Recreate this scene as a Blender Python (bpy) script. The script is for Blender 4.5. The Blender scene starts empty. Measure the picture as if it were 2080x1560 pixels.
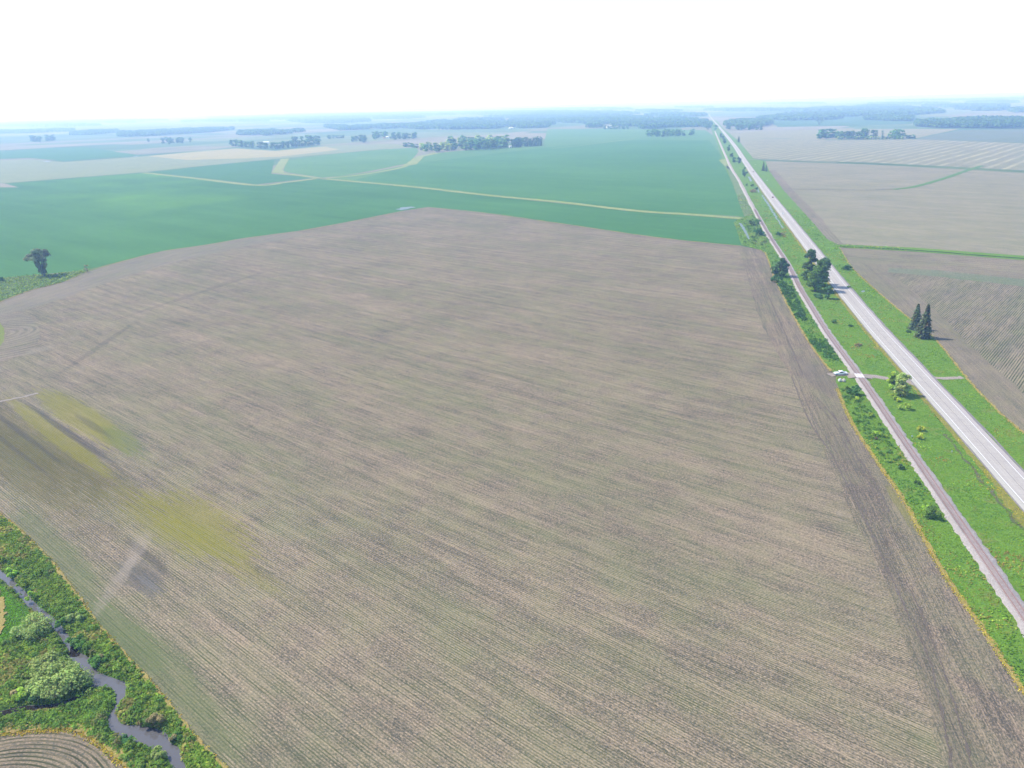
import bpy, bmesh, math, random
import numpy as np
from mathutils import Vector, Matrix
from mathutils.noise import noise as pnoise

S = bpy.context.scene
COL = S.collection
R = math.radians
rng = np.random.default_rng(7)
random.seed(7)

# ------------------------------------------------------------------ camera, world, sun, exposure
H = 120.0
PW, PH, FPX = 2080.0, 1560.0, 1469.0
ROLL = math.atan2(243 - 187, 2080.0)
HC = 215.0
PITCH = math.atan((780 - HC) * math.cos(ROLL) / FPX)
f_ = np.array([0, math.cos(PITCH), -math.sin(PITCH)])
r0 = np.array([1.0, 0, 0]); u0 = np.cross(r0, f_)
R_ = math.cos(ROLL) * r0 - math.sin(ROLL) * u0
U_ = math.sin(ROLL) * r0 + math.cos(ROLL) * u0
cam_d = bpy.data.cameras.new("camera")
cam = bpy.data.objects.new("camera", cam_d); COL.objects.link(cam)
cam_d.sensor_width = 36.0
cam_d.lens = 36.0 * FPX / PW
cam_d.clip_start = 0.5; cam_d.clip_end = 200000
M = Matrix.Identity(4)
for i in range(3):
    M[i][0], M[i][1], M[i][2] = R_[i], U_[i], -f_[i]
M[2][3] = H
cam.matrix_world = M
S.camera = cam

SUN_EL, SUN_AZ = R(52), R(-72)          # azimuth from +Y, clockwise positive
sdir = Vector((math.sin(SUN_AZ) * math.cos(SUN_EL), math.cos(SUN_AZ) * math.cos(SUN_EL), math.sin(SUN_EL)))
w = bpy.data.worlds.new("World"); S.world = w; w.use_nodes = True
wn = w.node_tree.nodes; wn.clear()
sky = wn.new("ShaderNodeTexSky"); sky.sky_type = 'NISHITA'; sky.sun_disc = False
sky.sun_elevation = SUN_EL; sky.sun_rotation = SUN_AZ
sky.air_density = 0.7; sky.dust_density = 0.4; sky.ozone_density = 1.0
bg = wn.new("ShaderNodeBackground"); bg.inputs[1].default_value = 0.15
wo = wn.new("ShaderNodeOutputWorld")
w.node_tree.links.new(sky.outputs[0], bg.inputs[0]); w.node_tree.links.new(bg.outputs[0], wo.inputs[0])
sun_d = bpy.data.lights.new("sun", 'SUN'); sun_d.energy = 2.6; sun_d.angle = R(0.9); sun_d.color = (1.0, 0.95, 0.88)
sun = bpy.data.objects.new("sun", sun_d); COL.objects.link(sun)
sun.rotation_euler = sdir.to_track_quat('Z', 'Y').to_euler()
S.view_settings.view_transform = 'Standard'; S.view_settings.look = 'None'
S.view_settings.exposure = 1.2; S.view_settings.gamma = 1.0
S.render.engine = 'CYCLES'
S.cycles.max_bounces = 5; S.cycles.diffuse_bounces = 2; S.cycles.glossy_bounces = 2
S.cycles.transmission_bounces = 2; S.cycles.volume_bounces = 1
S.cycles.use_denoising = True

# ------------------------------------------------------------------ helpers
def at(px, py, z=0.0):
    d = f_ * FPX + R_ * (px - PW / 2) + U_ * (PH / 2 - py)
    t = (z - H) / d[2]
    return np.array([d[0] * t, d[1] * t])

def dist(px, py):
    return float(np.hypot(*at(px, py)))

def ppm(px, py):                       # photo pixels per metre at a ground point
    d = f_ * FPX + R_ * (px - PW / 2) + U_ * (PH / 2 - py)
    t = -H / d[2]
    return 1.0 / t

def tag(o, label=None, cat=None, group=None, kind=None):
    if label: o["label"] = label
    if cat: o["category"] = cat
    if group: o["group"] = group
    if kind: o["kind"] = kind
    return o

def link(name, me, parent=None, mats=()):
    for m in mats: me.materials.append(m)
    o = bpy.data.objects.new(name, me); COL.objects.link(o)
    if parent: o.parent = parent
    return o

def raw_mesh(name, verts, faces4, cols=None, mats=None, smooth=False):
    me = bpy.data.meshes.new(name)
    verts = np.asarray(verts, np.float32); faces4 = np.asarray(faces4, np.int32)
    k = faces4.shape[1]
    me.vertices.add(len(verts)); me.vertices.foreach_set("co", verts.ravel())
    me.loops.add(faces4.size); me.loops.foreach_set("vertex_index", faces4.ravel())
    me.polygons.add(len(faces4)); me.polygons.foreach_set("loop_start", np.arange(0, faces4.size, k, dtype=np.int32))
    if mats is not None: me.polygons.foreach_set("material_index", np.asarray(mats, np.int32))
    me.update(calc_edges=True)
    if smooth: me.polygons.foreach_set("use_smooth", np.ones(len(faces4), bool))
    if cols is not None:
        a = me.color_attributes.new("Col", 'FLOAT_COLOR', 'POINT')
        a.data.foreach_set("color", np.c_[np.asarray(cols, np.float32), np.ones(len(cols), np.float32)].ravel())
    return me

def poly_obj(name, pts, z, mat, wob=0.0, step=0.0, kind='structure', seed=0, label=None, cat=None):
    """flat sheet from a list of ground points; edges optionally subdivided and roughened"""
    P = [np.asarray(p, float) for p in pts]
    if step:
        Q = []
        for i in range(len(P)):
            a, b = P[i], P[(i + 1) % len(P)]
            L = np.hypot(*(b - a)); n = max(1, min(160, int(L / step)))
            for k in range(n):
                p = a + (b - a) * k / n
                dx = pnoise(Vector((p[0] / step * .37, p[1] / step * .37, seed)))
                dy = pnoise(Vector((p[0] / step * .37 + 31, p[1] / step * .37, seed)))
                Q.append(p + wob * np.array([dx, dy]))
        P = Q
    me = bpy.data.meshes.new(name)
    bm = bmesh.new()
    f = bm.faces.new([bm.verts.new((p[0], p[1], z)) for p in P])
    bm.normal_update()
    if f.normal.z < 0: f.normal_flip()
    bmesh.ops.triangulate(bm, faces=[f])
    bm.to_mesh(me); bm.free()
    o = link(name, me, None, [mat])
    return tag(o, label, cat, None, kind)

def px_poly(name, pxs, z, mat, **k):
    return poly_obj(name, [at(*p) for p in pxs], z, mat, **k)

def smooth_line(P, n=6):
    P = np.asarray(P, float); out = []
    for i in range(len(P) - 1):
        p0 = P[max(0, i - 1)]; p1 = P[i]; p2 = P[i + 1]; p3 = P[min(len(P) - 1, i + 2)]
        for k in range(n):
            t = k / n
            out.append(0.5 * ((2 * p1) + (-p0 + p2) * t + (2 * p0 - 5 * p1 + 4 * p2 - p3) * t * t + (-p0 + 3 * p1 - 3 * p2 + p3) * t ** 3))
    out.append(P[-1]); return np.array(out)

def resample(P, step):
    P = np.asarray(P, float)
    s = np.r_[0, np.cumsum(np.hypot(*(np.diff(P, axis=0).T)))]
    n = max(2, int(s[-1] / step) + 1); t = np.linspace(0, s[-1], n)
    return np.c_[np.interp(t, s, P[:, 0]), np.interp(t, s, P[:, 1])]

def normals2(P):
    d = np.gradient(P, axis=0); d /= np.maximum(1e-9, np.hypot(d[:, 0], d[:, 1]))[:, None]
    return np.c_[d[:, 1], -d[:, 0]]        # right-hand side of travel

def strip(name, P, offs, zs, mat, wob=0.0, kind='structure', parent=None, seed=1, uvs=False):
    """sheet following polyline P; offs: cross offsets, zs: heights; outer offsets roughened by wob"""
    P = np.asarray(P); N = normals2(P); V = []; k = len(offs)
    rg = np.random.default_rng(seed)
    jit = rg.normal(0, 1, (len(P), 2)); jit = (jit + np.roll(jit, 1, 0)) / 2
    for j, (o, z) in enumerate(zip(offs, zs)):
        oo = np.full(len(P), o, float)
        if wob and j == 0: oo = oo + wob * jit[:, 0]
        if wob and j == k - 1: oo = oo + wob * jit[:, 1]
        V.append(np.c_[P + N * oo[:, None], np.full(len(P), z)])
    V = np.stack(V, 1).reshape(-1, 3)
    F = []
    for i in range(len(P) - 1):
        for j in range(k - 1):
            a = i * k + j
            F.append((a, a + 1, a + k + 1, a + k))
    me = raw_mesh(name, V, F)
    if uvs:
        s = np.r_[0, np.cumsum(np.hypot(*(np.diff(P, axis=0).T)))]
        uv = np.c_[np.repeat(s, k), np.tile(np.asarray(offs, float), len(P))]
        a = me.attributes.new("lane", 'FLOAT_VECTOR', 'POINT')
        a.data.foreach_set("vector", np.c_[uv, np.zeros(len(uv))].astype(np.float32).ravel())
    # make normals point up
    bm = bmesh.new(); bm.from_mesh(me)
    bm.normal_update()
    if sum(f.normal.z for f in bm.faces) < 0: bmesh.ops.reverse_faces(bm, faces=bm.faces)
    bm.to_mesh(me); bm.free()
    o = link(name, me, parent, [mat])
    if kind and not parent: tag(o, kind=kind)
    return o

# ---- node helper
class NT:
    def __init__(s, name):
        s.mat = bpy.data.materials.new(name); s.mat.use_nodes = True
        s.t = s.mat.node_tree; s.t.nodes.clear()
        s.out = s.t.nodes.new("ShaderNodeOutputMaterial")
    def new(s, t, **k):
        n = s.t.nodes.new(t)
        for a, b in k.items(): setattr(n, a, b)
        return n
    def set(s, sock, v):
        if hasattr(v, 'links'): s.t.links.new(v, sock)
        elif isinstance(v, (tuple, list)) and len(v) == 3 and sock.type == 'RGBA': sock.default_value = (*v, 1)
        else: sock.default_value = v
    def m(s, op, a, b=None, c=None, clamp=False):
        n = s.new("ShaderNodeMath", operation=op, use_clamp=clamp)
        for i, v in enumerate((a, b, c)):
            if v is not None: s.set(n.inputs[i], v)
        return n.outputs[0]
    def pos(s): return s.new("ShaderNodeNewGeometry").outputs["Position"]
    def uv(s, vec, ang=0.0, su=1.0, sv=1.0, loc=(0, 0)):
        n = s.new("ShaderNodeMapping", vector_type='TEXTURE')
        s.set(n.inputs[0], vec); n.inputs[1].default_value = (loc[0], loc[1], 0)
        n.inputs[2].default_value = (0, 0, ang); n.inputs[3].default_value = (1 / su, 1 / sv, 1)
        return n.outputs[0]
    def noise(s, vec, scale=1.0, detail=3.0, rough=0.55, lo=None, hi=None):
        n = s.new("ShaderNodeTexNoise"); s.set(n.inputs["Vector"], vec)
        n.inputs["Scale"].default_value = scale; n.inputs["Detail"].default_value = detail; n.inputs["Roughness"].default_value = rough
        o = n.outputs["Fac"]
        return o if lo is None else s.rng(o, lo, hi)
    def rng(s, v, a, b, c=0.0, d=1.0):
        n = s.new("ShaderNodeMapRange"); s.set(n.inputs[0], v)
        for i, q in enumerate((a, b, c, d)): n.inputs[i + 1].default_value = q
        return n.outputs[0]
    def sep(s, vec):
        n = s.new("ShaderNodeSeparateXYZ"); s.set(n.inputs[0], vec); return n.outputs
    def mix(s, f, a, b, mode='MIX'):
        n = s.new("ShaderNodeMix", data_type='RGBA', blend_type=mode)
        s.set(n.inputs[0], f); s.set(n.inputs[6], a); s.set(n.inputs[7], b); return n.outputs[2]
    def scale(s, c, v):
        n = s.new("ShaderNodeVectorMath", operation='SCALE'); s.set(n.inputs[0], c); s.set(n.inputs[3], v); return n.outputs[0]
    def ell(s, vec, c, ang, rx, ry, soft=0.35, nz=None, amp=0.5):
        v = s.uv(vec, ang, 1 / rx, 1 / ry, c)
        n = s.new("ShaderNodeVectorMath", operation='LENGTH'); s.set(n.inputs[0], v)
        L = n.outputs[1]
        if nz is not None: L = s.m('ADD', L, s.m('MULTIPLY', s.m('SUBTRACT', nz, 0.5), amp * 2))
        return s.rng(L, 1 + soft, 1 - soft)
    def bsdf(s, color, rough=0.9, spec=0.1, bump=None, bstr=0.3, bdist=0.1, metallic=0.0, translucent=0.0):
        b = s.new("ShaderNodeBsdfPrincipled"); s.set(b.inputs["Base Color"], color)
        s.set(b.inputs["Roughness"], rough); b.inputs["Specular IOR Level"].default_value = spec; b.inputs["Metallic"].default_value = metallic
        if bump is not None:
            n = s.new("ShaderNodeBump"); n.inputs["Strength"].default_value = bstr; n.inputs["Distance"].default_value = bdist
            s.set(n.inputs["Height"], bump); s.t.links.new(n.outputs[0], b.inputs["Normal"])
        sh = b.outputs[0]
        if translucent:
            t = s.new("ShaderNodeBsdfTranslucent"); s.set(t.inputs[0], color)
            x = s.new("ShaderNodeMixShader"); x.inputs[0].default_value = translucent
            s.t.links.new(sh, x.inputs[1]); s.t.links.new(t.outputs[0], x.inputs[2]); sh = x.outputs[0]
        s.t.links.new(sh, s.out.inputs[0]); return s.mat

# ------------------------------------------------------------------ materials
def plain(name, c, rough=0.6, spec=0.3, metallic=0.0, var=0.12, scale=2.0):
    t = NT(name); n = t.noise(t.new("ShaderNodeTexCoord").outputs["Object"], scale, 4)
    return t.bsdf(t.scale(c + (), t.rng(n, 0.3, 0.7, 1 - var, 1 + var)) if False else t.mix(n, tuple(x * (1 - var) for x in c), tuple(x * (1 + var) for x in c)), rough, spec, metallic=metallic)

ROW = math.atan2(0.63681682, -0.77101513)     # direction of the crop rows in the big field
def row_field(name, ang, spacing=0.64, tan=(.24, .205, .165), soil=(.085, .078, .070), crop=(.075, .105, .05), green=0.5, contrast=1.0,
              stripes=None, patches=(), residue=1.0, radial=None, greentint=0.0):
    tan, soil = [tuple(a * b for a, b in zip(c, (1.40, 1.25, 1.05))) for c in (tan, soil)]; soil = (soil[0] * .74, soil[1] * .84, soil[2] * .84); crop = tuple(a * b for a, b in zip(crop, (1.22, 1.12, .88)))
    t = NT(name); P = t.pos()
    if radial:
        d = t.uv(P, 0, 1, 1, radial); x, y, _ = t.sep(d)
        ln = t.new("ShaderNodeVectorMath", operation='LENGTH'); t.set(ln.inputs[0], d)
        v = ln.outputs[1]; u = t.m('MULTIPLY', t.m('ARCTAN2', y, x), 28.0)
        cb = t.new("ShaderNodeCombineXYZ"); t.set(cb.inputs[0], u); t.set(cb.inputs[1], v); UV = cb.outputs[0]
    else:
        UV = t.uv(P, ang); u, v, _ = t.sep(UV)
    def N(su, sv, det=3, rough=.6):
        mp = t.new("ShaderNodeVectorMath", operation='MULTIPLY'); t.set(mp.inputs[0], UV); mp.inputs[1].default_value = (su, sv, 1)
        return t.noise(mp.outputs[0], 1.0, det, rough)
    s1 = N(.05, 1.4, 3); s2 = N(.006, .22, 3); s3 = N(.012, .05, 3); sp = N(1.5, 3.6, 4, .8); bl = t.noise(P, .018, 4); bl2 = t.noise(P, .09, 4, .65)
    wob = t.m('MULTIPLY', t.m('SUBTRACT', N(.05, .3), .5), .25)
    ph = t.m('MULTIPLY', t.m('ADD', v, wob), 2 * math.pi / spacing)
    row = t.m('ADD', t.m('MULTIPLY', t.m('SINE', ph), .5), .5)
    # planter pass: every 12 rows
    pas = t.m('SINE', t.m('MULTIPLY', v, 2 * math.pi / (spacing * 12)))
    # tan residue amount
    a = t.m('MULTIPLY', t.m('SUBTRACT', s1, .5), 1.5 * contrast)
    a = t.m('ADD', a, t.m('MULTIPLY', t.m('SUBTRACT', s2, .5), .75 * contrast))
    a = t.m('ADD', a, t.m('MULTIPLY', t.m('SUBTRACT', bl, .5), .7))
    a = t.m('ADD', a, t.m('MULTIPLY', t.m('SUBTRACT', bl2, .5), .9))
    a = t.m('ADD', a, t.m('MULTIPLY', t.m('SUBTRACT', sp, .5), 3.4 * contrast))
    a = t.m('ADD', a, t.m('MULTIPLY', pas, .05))
    a = t.m('ADD', a, t.m('MULTIPLY', t.m('SUBTRACT', t.noise(P, 1.9, 3, .7), .5), 2.4 * contrast)); a = t.m('ADD', a, .5 * residue, clamp=True)
    fl = t.m('MULTIPLY', t.rng(N(.9, 2.4, 2, .5), .60, .74), t.rng(N(3.0, 6.0, 2, .6), .45, .6))
    col = t.mix(a, soil, tan); col = t.mix(t.m('MULTIPLY', fl, .8 * residue), col, tuple(c * 1.9 for c in tan))
    pink = t.noise(P, .35, 3)
    col = t.mix(t.rng(pink, .5, .75, 0, .18), col, (tan[0] * .9, tan[1] * .8, tan[2] * .78))
    # crop rows, their green darkened to take in the row shadow
    rb = N(.075, 1.5625 * .64 / spacing, 2, .5)
    amp = t.m('MULTIPLY', t.rng(rb, .38, .66, .38, 1.35), t.rng(t.m('ADD', t.m('MULTIPLY', s3, .5), t.m('MULTIPLY', bl2, .5)), .38, .62, .6, 1.1))
    rm = t.m('MULTIPLY', t.m('MULTIPLY', t.rng(row, .42, .85), amp), green * 1.35, clamp=True)
    col = t.mix(rm, col, tuple(c * .36 for c in crop))
    tint = t.m('MULTIPLY', t.rng(t.m('ADD', t.m('MULTIPLY', bl2, .5), t.m('MULTIPLY', s3, .5)), .42, .66), .36 + greentint)
    col = t.mix(tint, col, tuple(c * 1.35 for c in crop))
    if stripes:
        wdt, amt = stripes
        st = t.m('SINE', t.m('ADD', t.m('MULTIPLY', v, 2 * math.pi / wdt), t.m('MULTIPLY', s2, 3)))
        col = t.mix(t.m('MULTIPLY', t.rng(st, .2, .8), t.m('MULTIPLY', t.rng(s3, .3, .6), amt)), col, tuple(c * 1.45 for c in tan))
    nz = t.noise(P, .12, 5, .65)
    nzs = t.m('ADD', t.m('MULTIPLY', nz, .35), t.m('MULTIPLY', t.m('ADD', t.m('ADD', t.m('MULTIPLY', t.m('SUBTRACT', rb, .5), 1.9), .5), t.m('MULTIPLY', t.m('SUBTRACT', sp, .5), 1.3)), .65))
    for kind, c, ang2, rx, ry, colr, soft, amp2, op in patches:
        mk = t.ell(P, c, ang2, rx, ry, soft * (.32 if kind == 'row' else .4), nzs if kind == 'row' else t.m('ADD', t.m('MULTIPLY', nz, .6), t.m('MULTIPLY', t.noise(P, .8, 4, .7), .4)), amp2 * 1.35)
        mk = t.m('MULTIPLY', mk, op)
        mk = t.m('MULTIPLY', mk, t.rng(sp, .25, .60, .35, 1.0)); mk = t.m('MULTIPLY', mk, t.rng(row, .55, .95, 1.0, .45))
        col = t.mix(mk, col, colr)
    return t.bsdf(col, .95, .05, bump=t.m('ADD', sp, t.m('MULTIPLY', row, .8)), bstr=.5, bdist=.08)

def crop_mat(name, ang, c1, c2, c3=None, rowsc=.5):
    t = NT(name); P = t.pos(); UV = t.uv(P, ang)
    def N(su, sv, det=3):
        mp = t.new("ShaderNodeVectorMath", operation='MULTIPLY'); t.set(mp.inputs[0], UV); mp.inputs[1].default_value = (su, sv, 1)
        return t.noise(mp.outputs[0], 1.0, det, .6)
    a = t.m('ADD', t.m('MULTIPLY', t.noise(P, .004, 4), .5), t.m('MULTIPLY', N(.003, .03, 4), .5))
    col = t.mix(t.rng(a, .36, .64), c1, c2)
    if c3:
        col = t.mix(t.rng(t.noise(P, .0022, 3), .55, .72), col, c3)
    fine = t.m('ADD', t.m('MULTIPLY', N(.05, .6), .5), t.m('MULTIPLY', t.noise(P, .6, 4, .7), .5))
    col = t.scale(col, t.rng(fine, .3, .7, .80, 1.2))
    return t.bsdf(col, .9, .08, bump=fine, bstr=.5, bdist=.3)

def grass_mat(name, cols, scale=1.0, dry=None):
    t = NT(name); P = t.pos()
    n1 = t.noise(P, .06 * scale, 5, .6); n2 = t.noise(P, .5 * scale, 5, .7); n3 = t.noise(P, 2.5 * scale, 3, .7)
    c = t.mix(t.rng(n1, .35, .65), cols[0], cols[1]); c = t.mix(t.rng(n2, .4, .68), c, cols[2])
    if dry: c = t.mix(t.rng(t.noise(P, .11 * scale, 5, .7), .56, .70, 0, .8), c, dry)
    c = t.scale(c, t.rng(n3, .25, .75, .6, 1.4))
    return t.bsdf(c, .95, .05, bump=t.m('ADD', n2, t.m('MULTIPLY', n3, .4)), bstr=.8, bdist=.6)

def leaf_mat(name="foliage"):
    t = NT(name)
    a = t.new("ShaderNodeAttribute"); a.attribute_name = "Col"
    oi = t.new("ShaderNodeObjectInfo").outputs["Random"]
    hsv = t.new("ShaderNodeHueSaturation"); t.set(hsv.inputs["Color"], a.outputs["Color"])
    t.set(hsv.inputs["Hue"], t.rng(oi, 0, 1, .485, .515)); t.set(hsv.inputs["Value"], t.rng(oi, 0, 1, .82, 1.18)); hsv.inputs["Saturation"].default_value = 1.0
    return t.bsdf(hsv.outputs[0], .7, .15, translucent=.38)
LEAF = leaf_mat()
def stuff_mat():
    t = NT("grass_blades"); a = t.new("ShaderNodeAttribute"); a.attribute_name = "Col"
    return t.bsdf(a.outputs["Color"], .8, .08, translucent=.38)
BLADE = stuff_mat()
BARK = plain("bark", (.10, .085, .07), .95, .05, var=.35, scale=1.2)

# ------------------------------------------------------------------ ground
def base_ground_mat():
    t = NT("far_farmland"); P = t.pos()
    wv = t.noise(P, .0006, 2); off = t.new("ShaderNodeVectorMath", operation='SCALE')
    v = t.new("ShaderNodeTexVoronoi"); v.distance = 'CHEBYCHEV'; v.inputs["Scale"].default_value = 1.0
    t.set(v.inputs["Vector"], t.uv(P, R(52), 1 / 900.0, 1 / 420.0)); v.inputs["Randomness"].default_value = .8
    x = t.new("ShaderNodeSeparateColor"); t.set(x.inputs[0], v.outputs["Color"])
    rp = t.new("ShaderNodeValToRGB"); rp.color_ramp.interpolation = 'CONSTANT'
    st = [(0, (.10, .16, .075)), (.22, (.19, .185, .125)), (.40, (.075, .135, .065)), (.55, (.15, .19, .10)), (.72, (.22, .205, .15)), (.86, (.09, .15, .07))]
    e = rp.color_ramp.elements
    e[0].position, e[0].color = st[0][0], (*st[0][1], 1); e[1].position, e[1].color = st[1][0], (*st[1][1], 1)
    for p, c in st[2:]:
        q = e.new(p); q.color = (*c, 1)
    t.set(rp.inputs[0], x.outputs[0])
    col = t.scale(rp.outputs[0], t.rng(t.noise(P, .006, 5, .6), .3, .7, .85, 1.15))
    return t.bsdf(col, .95, .05)

GX0, GX1, GY0, GY1 = -215.0, -40.0, 78.0, 250.0      # the creek corridor is modelled terrain
E_ = 45000.0
gv = [(-E_, -E_, 0), (E_, -E_, 0), (E_, E_, 0), (-E_, E_, 0), (GX0, GY0, 0), (GX1, GY0, 0), (GX1, GY1, 0), (GX0, GY1, 0)]
tag(link("ground", raw_mesh("ground", gv, [(0, 1, 5, 4), (1, 2, 6, 5), (2, 3, 7, 6), (3, 0, 4, 7)]), None, [base_ground_mat()]), kind='structure')

# creek outline in photo pixels
water_main = [(137, 1333), (150, 1322), (161, 1328), (191, 1342), (196, 1363), (210, 1373), (231, 1380), (251, 1387), (254, 1397), (251, 1416), (241, 1428),
              (232, 1451), (243, 1473), (269, 1475), (291, 1477), (315, 1482), (336, 1492), (343, 1511), (360, 1520), (366, 1541), (374, 1560), (400, 1640),
              (378, 1640), (352, 1560), (341, 1532), (314, 1522), (293, 1508), (270, 1503), (251, 1496), (224, 1479), (222, 1460), (239, 1427), (239, 1411),
              (231, 1397), (205, 1393), (196, 1392), (189, 1383), (163, 1354)]
channel_lines = [  # centre lines (px) and half width (m)
    ([(-60, 1120), (-25, 1143), (0, 1166), (22, 1184), (46, 1207), (62, 1226), (85, 1246), (99, 1257), (112, 1270), (124, 1283), (136, 1300), (146, 1316), (152, 1332)], .6),
    ([(190, 1396), (173, 1409), (137, 1427), (115, 1434), (80, 1438), (46, 1440), (0, 1450), (-80, 1466)], .55)]
WATER_Z = -0.55
wm = np.array([at(x, y, WATER_Z) for x, y in water_main])
chans = [(resample(smooth_line([at(x, y, WATER_Z) for x, y in L]), .5), hw) for L, hw in channel_lines]

def seg_dist(Pt, A, B):
    d = B - A; L2 = (d ** 2).sum() + 1e-12
    t = np.clip(((Pt - A) @ d) / L2, 0, 1)
    return np.hypot(*(Pt - (A + t[:, None] * d)).T)

def inside(Pt, poly):
    poly = np.asarray(poly); r = np.zeros(len(Pt), bool); j = len(poly) - 1
    x, y = Pt[:, 0], Pt[:, 1]
    for i in range(len(poly)):
        xi, yi = poly[i]; xj, yj = poly[j]
        c = ((yi > y) != (yj > y)) & (x < (xj - xi) * (y - yi) / (yj - yi + 1e-12) + xi)
        r ^= c; j = i
    return r

def creek_dist(Pt):
    """signed distance to the water's edge, negative in the water"""
    d = np.full(len(Pt), 1e9)
    for i in range(len(wm)):
        d = np.minimum(d, seg_dist(Pt, wm[i], wm[(i + 1) % len(wm)]))
    d = np.where(inside(Pt, wm), -d, d)
    for C, hw in chans:
        for i in range(0, len(C) - 2, 2):
            d = np.minimum(d, seg_dist(Pt, C[i], C[i + 2]) - hw)
    return d

def vnoise(P, s, seed=0):
    """cheap value noise on arrays"""
    def h(ix, iy): 
        v = np.sin(ix * 127.1 + iy * 311.7 + seed * 74.7) * 43758.5453
        return v - np.floor(v)
    q = P * s; i = np.floor(q); f = q - i; f = f * f * (3 - 2 * f)
    a, b = h(i[:, 0], i[:, 1]), h(i[:, 0] + 1, i[:, 1]); c, d = h(i[:, 0], i[:, 1] + 1), h(i[:, 0] + 1, i[:, 1] + 1)
    return (a * (1 - f[:, 0]) + b * f[:, 0]) * (1 - f[:, 1]) + (c * (1 - f[:, 0]) + d * f[:, 0]) * f[:, 1]

def creek_z(Pt):
    d = creek_dist(Pt)
    s = np.clip((d + .5) / 1.7, 0, 1); s = s * s * (3 - 2 * s)
    z = -1.05 + 1.05 * s
    return z, d

step = .6
gx = np.arange(GX0, GX1 + 1e-6, step); gx[-1] = GX1; gy = np.arange(GY0, GY1 + 1e-6, step); gy[-1] = GY1
GXm, GYm = np.meshgrid(gx, gy); G = np.c_[GXm.ravel(), GYm.ravel()]
gz, gd = creek_z(G)
edge = np.minimum.reduce([G[:, 0] - GX0, GX1 - G[:, 0], G[:, 1] - GY0, GY1 - G[:, 1]])
gz = np.where(edge < step * .5, np.where(gd < 3, gz, 0), gz)
nx, ny = len(gx), len(gy)
ii = (np.arange(ny - 1)[:, None] * nx + np.arange(nx - 1)).ravel()
bank = grass_mat("creek_bank_turf", [(.07, .14, .022), (.095, .16, .030), (.055, .115, .022)], 1.0, dry=(.19, .165, .07))
tag(link("creek_bank", raw_mesh("creek_bank", np.c_[G, gz], np.c_[ii, ii + 1, ii + nx + 1, ii + nx], smooth=True), None, [bank]), kind='structure')

def water_mat(name, c=(.11, .105, .105), rough=.08):
    t = NT(name); P = t.pos()
    b = t.noise(P, 1.6, 3)
    return t.bsdf(t.mix(t.noise(P, .15, 3), tuple(x * .8 for x in c), tuple(x * 1.15 for x in c)), rough, .5, bump=b, bstr=.12, bdist=.02)
WATER = water_mat("creek_water")
px_w = [(GX0, GY0), (GX1, GY0), (GX1, GY1), (GX0, GY1)]
tag(link("water", raw_mesh("water", [(x, y, WATER_Z) for x, y in px_w], [(0, 1, 2, 3)]), None, [WATER]), kind='structure')

# ------------------------------------------------------------------ fields
def pt(c, e, wdt, col, soft=.4, amp=.45, op=.8, kind='row'):
    a, b = at(*c), at(*e); d = b - a
    return (kind, (float(a[0]), float(a[1])), math.atan2(d[1], d[0]), float(np.hypot(*d)), wdt, col, soft, amp, op)
YEL, OLV, DRK, WET, TAN_, GRN = (.188, .174, .026), (.090, .080, .024), (.06, .055, .048), (.085, .080, .074), (.27, .225, .175), (.095, .125, .045)
patches = [
    pt((110, 1130), (200, 1245), 5.5, GRN, .5, .4, .65), pt((330, 1400), (470, 1570), 7.0, GRN, .5, .4, .6), pt((250, 1290), (330, 1370), 4.5, GRN, .5, .4, .7),
    pt((60, 895), (235, 1020), 8.0, OLV, .9, .6, .85), pt((20, 930), (170, 1040), 9.0, OLV, .9, .6, .8), pt((200, 960), (330, 1050), 5.0, OLV, 1.0, .7, .5),
    pt((165, 848), (258, 912), 7.0, YEL, .4, .45, .88), pt((110, 880), (225, 968), 3.8, YEL, .4, .4, .85), pt((215, 880), (250, 905), 4.0, YEL, .8, .5, .6), pt((250, 895), (290, 925), 4.5, GRN, .5, .5, .7),
    pt((140, 880), (240, 950), 1.5, DRK, .8, .35, .9), pt((30, 870), (130, 945), 1.2, DRK, .8, .35, .75), pt((190, 866), (225, 890), 1.6, DRK, .9, .5, .6), pt((20, 905), (110, 975), .9, DRK, .8, .35, .6), pt((300, 1130), (345, 1168), 1.2, DRK, .8, .4, .7),
    pt((400, 1062), (492, 1130), 9.0, YEL, .8, .7, .85), pt((320, 1060), (400, 1125), 6.0, YEL, 1.1, .7, .55), pt((450, 1120), (560, 1200), 3.5, YEL, 1.0, .6, .45),
    pt((288, 1172), (330, 1204), 4.2, WET, .5, .7, .8), pt((300, 1185), (318, 1199), 1.3, (.155, .15, .145), .9, .7, .55),  # the small pale ellipse paints the wet shine into the soil colour
    pt((236, 1184), (194, 1246), 2.0, TAN_, .8, 1.1, .5, 'iso'), pt((283, 1112), (262, 1152), 2.6, TAN_, .8, 1.1, .5, 'iso'), pt((262, 1150), (240, 1180), 1.6, TAN_, .8, 1.1, .45, 'iso'),
    pt((205, 702), (278, 652), 2.2, DRK, .6, .5, .4, 'iso'), pt((420, 590), (560, 545), 3.0, DRK, .6, .5, .3, 'iso'),
    pt((30, 720), (130, 700), 6.0, TAN_, .6, .5, .5, 'iso')]
FIELD = row_field("stubble_with_seedlings", ROW, patches=patches)
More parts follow.
